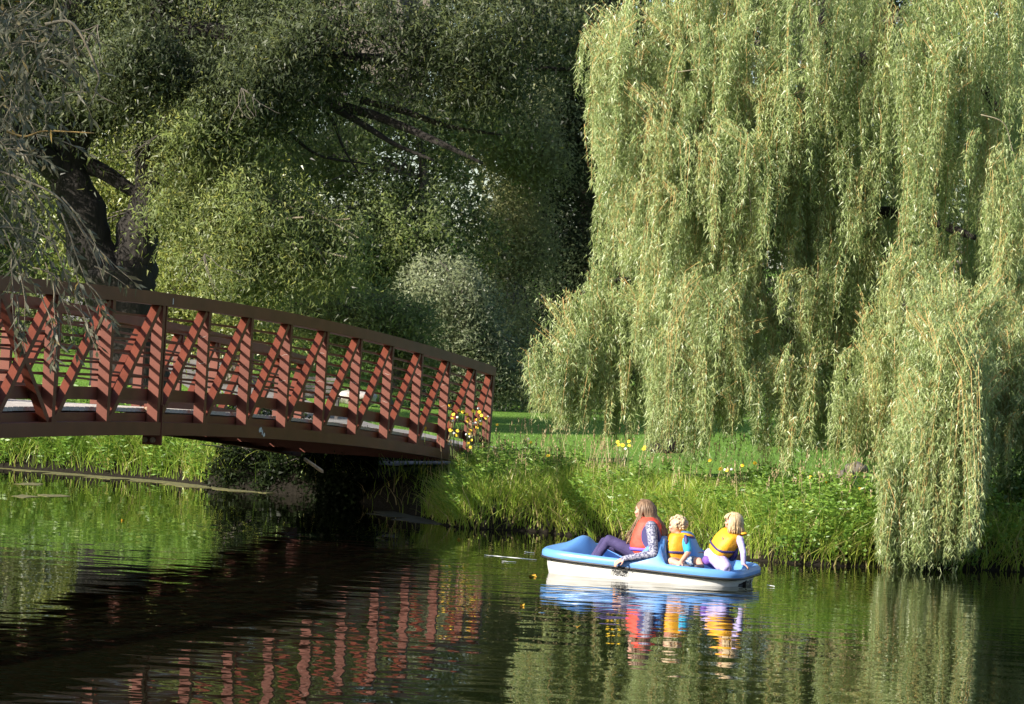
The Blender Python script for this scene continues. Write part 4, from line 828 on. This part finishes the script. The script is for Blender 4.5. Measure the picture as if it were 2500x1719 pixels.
# ------------------------------------------------------------------ people
def remesh(g_, vox, smooth=2):
    me = bpy.data.meshes.new('tmp'); me.from_pydata(g_.v, [], g_.f); me.update(); ob = bpy.data.objects.new('tmp', me); S.collection.objects.link(ob)
    m = ob.modifiers.new('r', 'REMESH'); m.mode = 'VOXEL'; m.voxel_size = vox; m.use_smooth_shade = True
    if smooth: s = ob.modifiers.new('s', 'SMOOTH'); s.iterations = smooth; s.factor = .5
    dg = bpy.context.evaluated_depsgraph_get(); out = bpy.data.meshes.new_from_object(ob.evaluated_get(dg)); bpy.data.objects.remove(ob); bpy.data.meshes.remove(me); return out
class Fig:
    def __init__(s): s.p = []      # primitives: ('c',a,b,ra,rb,mat) or ('e',c,r,M,mat)
    def cap(s, a, b, ra, rb, m): s.p.append(('c', Vector(a), Vector(b), ra, rb, m)); return s
    def ell(s, c, r, Mx, m): s.p.append(('e', Vector(c), r, Mx, m)); return s
    def build(s, name, mats, vox, parent=None, smooth=2):
        g = Geo()
        for q in s.p:
            if q[0] == 'c':
                _, a, b, ra, rb, m = q; L = (b-a).length; n = max(3, int(L/min(ra, rb)*1.2)); t = (b-a).normalized()
                pts = [a-t*ra*.8, a-t*ra*.45]+[a.lerp(b, i/n) for i in range(n+1)]+[b+t*rb*.45, b+t*rb*.8]; rd = [ra*.6, ra*.89]+[ra+(rb-ra)*i/n for i in range(n+1)]+[rb*.89, rb*.6]
                tubeg(g, pts, rd, 12)
            else: ellg(g, q[1], q[2], q[3], 16, 12)
        me = remesh(g, vox, smooth); n = len(me.vertices); co = np.empty(n*3); me.vertices.foreach_get('co', co); co = co.reshape(-1, 3)
        best = np.full(n, 1e9); mi = np.zeros(n, int)
        for q in s.p:
            if q[0] == 'c':
                _, a, b, ra, rb, m = q; a_, b_ = np.array(a), np.array(b); ab = b_-a_; t = np.clip((co-a_)@ab/(ab@ab+1e-12), 0, 1); d = np.linalg.norm(co-(a_+t[:, None]*ab), axis=1)-(ra+(rb-ra)*t)
            else:
                Mi = np.array(q[3].inverted()); l = (co-np.array(q[1]))@Mi.T; rr = np.array(q[2]); k = np.linalg.norm(l/rr, axis=1); d = (k-1)*rr.min(); m = q[4]
            w = d < best; best[w] = d[w]; mi[w] = m
        fi = np.array([mi[p.vertices[0]] for p in me.polygons], dtype=np.int32)
        me.name = name
        for m in mats: me.materials.append(m)
        me.polygons.foreach_set('material_index', fi); me.polygons.foreach_set('use_smooth', [True]*len(me.polygons)); me.update()
        return link(bpy.data.objects.new(name, me), parent)
def frame(fwd, up):
    f = Vector(fwd).normalized(); u = (Vector(up)-f*f.dot(Vector(up))).normalized(); l = u.cross(f)   # columns: forward, left, up
    return Matrix((f, l, u)).transposed()
def hand(F_, w, d, n_, sz, m, curl=.5):     # wrist, direction of fingers, back-of-hand normal
    d = Vector(d).normalized(); n_ = Vector(n_); n_ = (n_-d*n_.dot(d)).normalized(); s = d.cross(n_); w = Vector(w)
    pc = w+d*sz*.45; F_.ell(pc, (sz*.5, sz*.42, sz*.17), Matrix((d, s, n_)).transposed(), m)
    for i, (o, L) in enumerate(((-.32, .78), (-.11, .92), (.11, .86), (.31, .66))):
        b = w+d*sz*.85+s*sz*o; k = b+(d+s*o*.35).normalized()*sz*L*.5-n_*sz*.06; e = k+(d*(1-curl)-n_*curl+s*o*.2).normalized()*sz*L*.5; F_.cap(b, k, sz*.105, sz*.095, m); F_.cap(k, e, sz*.095, sz*.08, m)
    b = w+d*sz*.25-s*sz*.36; k = b+(d*.6-s*.75).normalized()*sz*.45; e = k+(d*.95-s*.2-n_*.3).normalized()*sz*.35; F_.cap(b, k, sz*.13, sz*.11, m); F_.cap(k, e, sz*.11, sz*.09, m)
def head(F_, c, Mx, r, skin, lip):
    f, l, u = (Vector(Mx.col[i]) for i in range(3)); c = Vector(c)
    F_.ell(c+u*r*.12-f*r*.08, (r*.92, r*.76, r*.86), Mx, skin)
    F_.ell(c-u*r*.38+f*r*.18, (r*.58, r*.52, r*.56), Mx, skin)
    F_.ell(c-u*r*.72+f*r*.42, (r*.2, r*.22, r*.18), Mx, skin)             # chin
    F_.cap(c+f*r*.70+u*r*.04, c+f*r*.84-u*r*.24, r*.08, r*.11, skin)      # nose
    F_.ell(c+f*r*.72-u*r*.50, (r*.12, r*.24, r*.06), Mx, lip); F_.ell(c+f*r*.74-u*r*.60, (r*.10, r*.2, r*.06), Mx, lip)
    for s_ in (-1, 1):
        F_.ell(c+l*s_*r*.76-u*r*.10-f*r*.06, (r*.17, r*.08, r*.24), Mx, skin)
        F_.ell(c+f*r*.66+l*s_*r*.34-u*r*.22, (r*.2, r*.2, r*.18), Mx, skin)
def face_bits(par, c, Mx, r, iris):
    f, l, u = (Vector(Mx.col[i]) for i in range(3)); c = Vector(c)
    for s_ in (-1, 1):
        g = Geo(); e = c+f*r*.80+l*s_*r*.30+u*r*.05; ellg(g, e, (r*.07, r*.12, r*.07), Mx, 10, 6); o = g.obj('eye', iris, par, True)
        g = Geo(); e = c+f*r*.82+l*s_*r*.32+u*r*.22; ellg(g, e, (r*.05, r*.17, r*.03), Mx, 8, 5); g.obj('eyebrow', M['brow'], par, True)
def strands(name, par, mat, c, Mx, r, paths, rad, seedmat=None):
    g = Geo()
    for P in paths: P = smoothpts(P, 3); N = len(P); tubeg(g, P, [rad*(1-.6*(i/(N-1))**2) for i in range(N)], 5)
    return g.obj(name, mat, par, True)
skin = pmat('fair_skin', (.55, .32, .24), .55, (.50, .27, .20), 18, spec=.3); lipm = pmat('lips', (.55, .22, .19), .5)  # plain skin tone with random mottling
M['brow'] = pmat('brow_hair', (.22, .14, .08), .8); iris = pmat('dark_eye', (.03, .03, .035), .25)
hairL = pmat('light_brown_hair', (.235, .145, .085), .5, (.12, .07, .04), 40, stretch=(1, 1, .12)); hairB = pmat('blond_hair', (.58, .45, .27), .5, (.38, .26, .13), 45, stretch=(1, 1, .15)); hairC = pmat('curly_blond_hair', (.56, .45, .30), .55, (.33, .24, .15), 45)
floral = pmat('navy_and_white_patterned_sleeve', (.05, .055, .12), .8, (.34, .34, .42), 50, lo=.42, hi=.60); navy = pmat('navy_leggings', (.030, .022, .085), .85, (.05, .038, .12), 9, .01, 16)
red = pmat('coral_red_vest', (.60, .065, .038), .65, (.54, .055, .032), 8, .012, 11); yel = pmat('golden_yellow_vest', (.66, .33, .012), .6, (.60, .28, .01), 8, .012, 12)
strapm = pmat('navy_strap', (.03, .025, .13), .6); cyan = pmat('turquoise_shirt', (.02, .32, .52), .75); shorts = pmat('blue_checked_shorts', (.05, .12, .26), .8, (.30, .36, .45), 40, lo=.45, hi=.55)
lilac = pmat('lilac_cloth', (.34, .29, .54), .8, (.42, .37, .62), 7, .012, 18); purple = pmat('purple_tights', (.15, .07, .36), .75); shoe = pmat('dark_sandal', (.05, .045, .06), .7); purpl2 = pmat('violet_strap', (.16, .08, .50), .6)
def vest(par, pts, rad, Mx_list, mat, nm='life_vest', pw_=3.2):
    V = []; N = 28; P = smoothpts(pts, 4); K = len(P); Rr_ = [(np.interp(i/(K-1), np.linspace(0, 1, len(rad)), [q[0] for q in rad]), np.interp(i/(K-1), np.linspace(0, 1, len(rad)), [q[1] for q in rad])) for i in range(K)]
    for i, p in enumerate(P):
        f, l, u = (Vector(Mx_list.col[j]) for j in range(3))
        for k in range(N):
            a = 2*math.pi*k/N; cx, sy = math.cos(a), math.sin(a); q = (abs(cx)**pw_+abs(sy)**pw_)**(-1/pw_); V.append(Vector(p)+f*Rr_[i][0]*cx*q+l*Rr_[i][1]*sy*q)
    Fs = [(i*N+k, i*N+(k+1) % N, (i+1)*N+(k+1) % N, (i+1)*N+k) for i in range(K-1) for k in range(N)]; Fs += [tuple(range(N-1, -1, -1)), tuple(range((K-1)*N, K*N))]
    return mesh_obj(nm, V, Fs, mat, par, True)
def ring(par, c, Mx, rf, rl, w, th, mat, nm, tilt=Vector((0, 0, 0)), pw_=3.2):
    f, l, u = (Vector(Mx.col[j]) for j in range(3)); N = 36; V = []
    for k in range(N):
        a = 2*math.pi*k/N; cx, sy = math.cos(a), math.sin(a); q = (abs(cx)**pw_+abs(sy)**pw_)**(-1/pw_)
        for dr, dz in ((0, -w), (th, -w), (th, w), (0, w)): V.append(Vector(c)+f*(rf+dr)*cx*q+l*(rl+dr)*sy*q+u*dz+tilt*cx)
    return mesh_obj(nm, V, [(k*4+i, k*4+(i+1) % 4, ((k+1) % N)*4+(i+1) % 4, ((k+1) % N)*4+i) for k in range(N) for i in range(4)], mat, par, True)
# --- the woman
by = .38; wo = empty('person', tuple(Q_(1590, 1385, by)), 'long haired woman in coral life vest and patterned sleeves at the front', 'woman')
fw_ = (bf+bp_*.05).normalized(); MT = frame(fw_, UP); MH = frame((bf*.95+bp_*.20+UP*-.04), UP)
hc = Q_(1572, 1246, by); r = .118
f_ = Fig(); pel = Q_(1594, 1362, by); che = Q_(1586, 1302, by); nek = Q_(1581, 1272, by)
f_.ell(pel, (.13, .18, .13), MT, 1); f_.cap(pel+UP*.03, che, .12, .135, 2); f_.ell(che+UP*.03, (.11, .18, .13), MT, 2); f_.cap(nek-UP*.03, hc-UP*.05, .055, .055, 0); head(f_, hc, MH, r, 0, 3)
shl = Q_(1590, 1287, by+.22); elb = Q_(1597, 1352, by+.30); wri = Q_(1524, 1364, by+.385)
f_.cap(che+UP*.09, shl, .07, .068, 2); f_.cap(shl, elb, .066, .052, 2); f_.cap(elb, wri, .052, .034, 2); hand(f_, wri, Q_(1503, 1374, by+.42)-wri, UP*.8+bp_*.6, .088, 0, .55)
shr = Q_(1586, 1288, by-.2); el2 = Q_(1585, 1350, by-.28); wr2 = Q_(1540, 1352, by-.2); f_.cap(che+UP*.09, shr, .07, .065, 2); f_.cap(shr, el2, .062, .048, 2); f_.cap(el2, wr2, .048, .033, 2); hand(f_, wr2, bf, UP, .085, 0, .5)
for dy, kx, ky, ax_, ay_ in ((.10, 1487, 1318, 1450, 1372), (-.12, 1476, 1324, 1438, 1376)):
    h = Q_(1583, 1368, by+dy); k = Q_(kx, ky, by+dy); a = Q_(ax_, ay_, by+dy); f_.cap(h, k, .095, .060, 1); f_.cap(k, a, .058, .036, 1); f_.cap(a, a+bf*.17-UP*.02, .038, .03, 4)
f_.build('body', [skin, navy, floral, lipm, shoe], .010, wo); face_bits(wo, hc, MH, r, iris)
vt = vest(wo, [Q_(1578, 1352, by), Q_(1578, 1330, by), Q_(1585, 1300, by), Q_(1588, 1276, by), Q_(1586, 1262, by)], [(.155, .19), (.178, .205), (.172, .20), (.135, .175), (.07, .11)], MT, red)
ring(wo, Q_(1577, 1340, by), MT, .178, .205, .016, .006, purpl2, 'vest_strap')
g = Geo(); P = [Q_(x, y, by+.215) for x, y in ((1566, 1318), (1566, 1300), (1574, 1284), (1590, 1272), (1604, 1290), (1611, 1312), (1607, 1332), (1592, 1342), (1574, 1334))]; cc = Q_(1589, 1310, by+.215)
g.add([cc]+smoothpts(P+[P[0]], 3)[:-1], []); n_ = len(g.v)-1; g.f = [(0, 1+i, 1+(i+1) % n_) for i in range(n_)]; b0 = len(g.v); g.v += [tuple(Vector(v)-bp_*.07) for v in g.v[1:]]; g.f += [(1+i, b0+i, b0+(i+1) % n_, 1+(i+1) % n_) for i in range(n_)]
g.obj('armhole_lining', strapm, vt)
f, l, u = (Vector(MH.col[i]) for i in range(3)); hp = []
for i in range(380):
    a = math.radians(random.choice((-1, 1))*random.uniform(74, 180)); di = (f*math.cos(a)+l*math.sin(a)*.86); t0 = hc+u*r*1.02+l*random.uniform(-.25, .25)*r+f*random.uniform(-.3, .35)*r
    L = random.uniform(.34, .50) if abs(a) > 1.4 else random.uniform(.28, .40); m = hc+di*r*1.05+u*r*.25; fr_ = abs(a) < 1.62; m2 = hc+di*r*1.14-u*r*.5+(bf*.02 if fr_ else bf*-.02); dn = hc+di*r*(1.0 if fr_ else 1.15)-u*r*1.9+(bf*.10 if fr_ else bf*-.11); e = dn-UP*(L-(.26 if fr_ else .16))+(bf*random.uniform(.03, .07) if fr_ else bf*-random.uniform(.06, .11))+l*random.uniform(-.04, .04)
    hp.append([t0, hc+di*r*.62+u*r*.86, m+Vector((random.gauss(0, .006), random.gauss(0, .006), 0)), m2, dn+Vector((random.gauss(0, .014), random.gauss(0, .014), 0)), e+Vector((random.gauss(0, .02), random.gauss(0, .02), 0))])
strands('hair', wo, hairL, hc, MH, r, hp, .0085)
g = Geo(); ellg(g, hc+u*r*.24-f*r*.16, (r*.95, r*.82, r*.84), MH, 18, 12); ellg(g, hc-f*r*.35-u*r*.3, (r*.7, r*.75, r*.9), MH, 14, 10); g.obj('hair_cap', hairL, wo, True)
# --- the boy
by = .40; bo = empty('person', tuple(Q_(1655, 1388, by)), 'curly blond boy in yellow life vest and turquoise shirt sitting cross legged', 'boy')
fb = (bf*.80+bp_*.55).normalized(); MB_ = frame(fb, UP); MHb = frame(bf*.93+bp_*.38, UP); hc = Q_(1652, 1284, by); r = .098
f_ = Fig(); pel = Q_(1656, 1373, by); che = Q_(1657, 1325, by); f_.ell(pel, (.10, .13, .09), MB_, 4); f_.cap(pel, che, .09, .095, 2); f_.cap(che+UP*.05, hc-UP*.04, .042, .04, 0); head(f_, hc, MHb, r, 0, 3)
sh_ = Q_(1675, 1320, by+.06); el_ = Q_(1680, 1349, by+.12); wr_ = Q_(1662, 1373, by+.25)
f_.cap(che+UP*.05, sh_, .05, .048, 2); f_.cap(sh_, sh_.lerp(el_, .75), .052, .050, 2); f_.cap(sh_, el_, .036, .032, 0); f_.cap(el_, wr_, .032, .024, 0); hand(f_, wr_, Q_(1651, 1386, by+.33)-wr_, UP*.5+bp_*.8, .058, 0, .6)
sh2 = Q_(1640, 1320, by-.10); el2 = Q_(1642, 1352, by-.18); wr2 = Q_(1650, 1364, by-.2); f_.cap(che+UP*.05, sh2, .05, .046, 2); f_.cap(sh2, el2, .04, .032, 0); f_.cap(el2, wr2, .03, .024, 0); hand(f_, wr2, bp_*-1, UP, .055, 0, .3)
k1 = Q_(1640, 1371, by+.19); a1 = Q_(1668, 1381, by+.24); k2 = Q_(1706, 1371, by+.02); a2 = Q_(1713, 1384, by+.16)
f_.cap(Q_(1657, 1374, by+.06), k1, .062, .05, 0); f_.cap(k1, a1, .045, .03, 0); f_.cap(Q_(1664, 1374, by-.03), Q_(1693, 1370, by), .068, .062, 4); f_.cap(Q_(1693, 1370, by), k2, .052, .048, 0); f_.cap(k2, a2, .044, .03, 0)
f_.cap(a2, Q_(1700, 1384, by+.22), .032, .028, 5); f_.cap(a1, Q_(1682, 1384, by+.26), .03, .026, 5)
f_.build('body', [skin, cyan, cyan, lipm, shorts, shoe], .009, bo); face_bits(bo, hc, MHb, r, iris)
vt = vest(bo, [Q_(1651, 1368, by), Q_(1650, 1350, by), Q_(1652, 1328, by), Q_(1655, 1308, by), Q_(1657, 1302, by)], [(.105, .125), (.128, .135), (.128, .138), (.105, .13), (.06, .09)], MB_, yel)
ring(bo, Q_(1650, 1347, by), MB_, .129, .137, .013, .006, strapm, 'vest_strap')
g = Geo(); c = Q_(1676, 1306, by-.02); ellg(g, c, (.085, .10, .022), frame(fb*1.0+UP*.15, UP), 14, 8); g.obj('collar_pad', yel, vt, True)
g = Geo(); ellg(g, c-UP*.018-fb*.015, (.09, .105, .016), frame(fb*1.0+UP*.15, UP), 14, 8); g.obj('collar_lining', strapm, vt, True)
def logo(c, Mx, r0, par):
    f, l, u = (Vector(Mx.col[i]) for i in range(3)); g = Geo(); P = [Vector(c)+l*r0*math.cos(a)+u*r0*.7*math.sin(a) for a in np.linspace(-.6, 2.4, 9)]; tubeg(g, P, [.002, .004, .006, .007, .007, .006, .004, .003, .002], 5); g.obj('crescent_mark', strapm, par)
fq, lq = Vector(MB_.col[0]), Vector(MB_.col[1]); logo(Q_(1652, 1322, by)+fq*.132+lq*.05, MB_, .022, vt)
g = Geo(); ellg(g, Q_(1672, 1328, by+.07), (.03, .075, .11), MB_, 12, 8); g.obj('armhole_lining', strapm, vt, True)
f, l, u = (Vector(MHb.col[i]) for i in range(3)); g = Geo(); ellg(g, hc+u*r*.22-f*r*.18, (r*.98, r*.90, r*.90), MHb, 18, 12)
for i in range(170):
    d = Vector((random.gauss(0, 1), random.gauss(0, 1), random.gauss(.25, 1))).normalized()
    if d.x > .35 and d.z < .42: continue
    if d.z < -.55: continue
    p = hc+u*r*.2-f*r*.15+f*d.x*r*1.0+l*d.y*r*.94+u*d.z*r*.96; q = random.uniform(.016, .030); ellg(g, p, (q, q*.8, q*.7), Matrix.Rotation(random.uniform(0, 3), 3, d), 6, 4)
g.obj('hair', hairC, bo, True)
# --- the girl
by = .34; gi = empty('person', tuple(Q_(1750, 1388, by)), 'bobbed blond girl in yellow life vest and lilac dress at the stern', 'girl')
fg = (bf*.72+bp_*.69).normalized(); pel = Q_(1750, 1361, by); che = Q_(1780, 1318, by); nek = Q_(1790, 1297, by); tor = (che-pel).normalized(); MG = frame(fg, tor); MHg = frame(bf*.93+bp_*.30+UP*.05, UP-bf*.12); hc = Q_(1790, 1274, by); r = .104
f_ = Fig(); f_.ell(pel, (.11, .13, .10), MG, 1); f_.cap(pel, che, .09, .095, 1); f_.cap(che+UP*.04, hc-UP*.04, .042, .04, 0); head(f_, hc, MHg, r, 0, 3)
sh_ = Q_(1807, 1319, by+.07); el_ = Q_(1815, 1350, by+.12); wr_ = Q_(1815, 1376, by+.13); f_.cap(che+UP*.04, sh_, .05, .048, 1); f_.cap(sh_, el_, .044, .036, 1); f_.cap(el_, wr_, .036, .029, 1); hand(f_, wr_, Q_(1828, 1386, by+.14)-wr_, UP+bf*-.6, .058, 0, .5)
sh2 = Q_(1768, 1316, by-.12); el2 = Q_(1748, 1345, by-.2); wr2 = Q_(1722, 1349, by-.12); f_.cap(che+UP*.03, sh2, .05, .045, 1); f_.cap(sh2, el2, .042, .034, 1); f_.cap(el2, wr2, .033, .025, 1); hand(f_, wr2, bf, UP, .055, 0, .4)
k1 = Q_(1727, 1368, by+.10); k2 = Q_(1752, 1386, by+.2); f_.cap(pel+bp_*.02, k1, .078, .062, 2); f_.cap(k1, Q_(1748, 1384, by-.06), .055, .04, 2); f_.cap(Q_(1757, 1366, by+.06), Q_(1772, 1386, by+.22), .085, .07, 1); f_.cap(Q_(1740, 1358, by+.06), Q_(1758, 1380, by+.2), .075, .065, 1)
f_.ell(Q_(1742, 1356, by+.03), (.11, .12, .075), MG, 1)
f_.build('body', [skin, lilac, purple, lipm], .009, gi); face_bits(gi, hc, MHg, r, iris)
vt = vest(gi, [Q_(1757, 1350, by+.02), Q_(1762, 1340, by+.02), Q_(1775, 1320, by+.02), Q_(1786, 1303, by+.02), Q_(1789, 1297, by+.02)], [(.105, .12), (.125, .145), (.128, .15), (.10, .135), (.06, .09)], MG, yel)
ring(gi, Q_(1766, 1333, by+.02), MG, .128, .149, .013, .006, strapm, 'vest_strap')
g = Geo(); ellg(g, Q_(1810, 1304, by-.04), (.06, .11, .024), frame(fg, UP+bf*.2), 14, 8); g.obj('collar_pad', yel, vt, True)
g = Geo(); ellg(g, Q_(1789, 1346, by-.02), (.05, .10, .12), MG, 12, 8); g.obj('armhole_lining', strapm, vt, True)
fq, lq = Vector(MG.col[0]), Vector(MG.col[1]); logo(Q_(1782, 1311, by)+fq*.128+lq*.055, MG, .026, vt)
f, l, u = (Vector(MHg.col[i]) for i in range(3)); hp = []
for i in range(260):
    a = math.radians(random.choice((-1, 1))*random.uniform(62, 180)); di = (f*math.cos(a)+l*math.sin(a)*.88); t0 = hc+u*r*1.0+l*random.uniform(-.2, .2)*r+f*random.uniform(-.4, .3)*r; L = random.uniform(.8, 1.25)
    hp.append([t0, hc+di*r*.62+u*r*.85, hc+di*r*1.05+u*r*.25, hc+di*r*1.14-u*r*.35, hc+di*r*1.10-u*r*L+Vector((random.gauss(0, .010), random.gauss(0, .010), random.gauss(0, .008)))])
for i in range(26):
    a = math.radians(random.uniform(-50, 50)); di = f*math.cos(a)+l*math.sin(a)*.86; hp.append([hc+u*r*1.0, hc+di*r*.6+u*r*.85, hc+di*r*.98+u*r*.48, hc+di*r*1.0+u*r*random.uniform(.22, .36)])
strands('hair', gi, hairB, hc, MHg, r, hp, .008); g = Geo(); ellg(g, hc+u*r*.24-f*r*.16, (r*.95, r*.82, r*.84), MHg, 18, 12); ellg(g, hc-f*r*.35-u*r*.2, (r*.68, r*.72, r*.8), MHg, 14, 10); g.obj('hair_cap', hairB, gi, True)
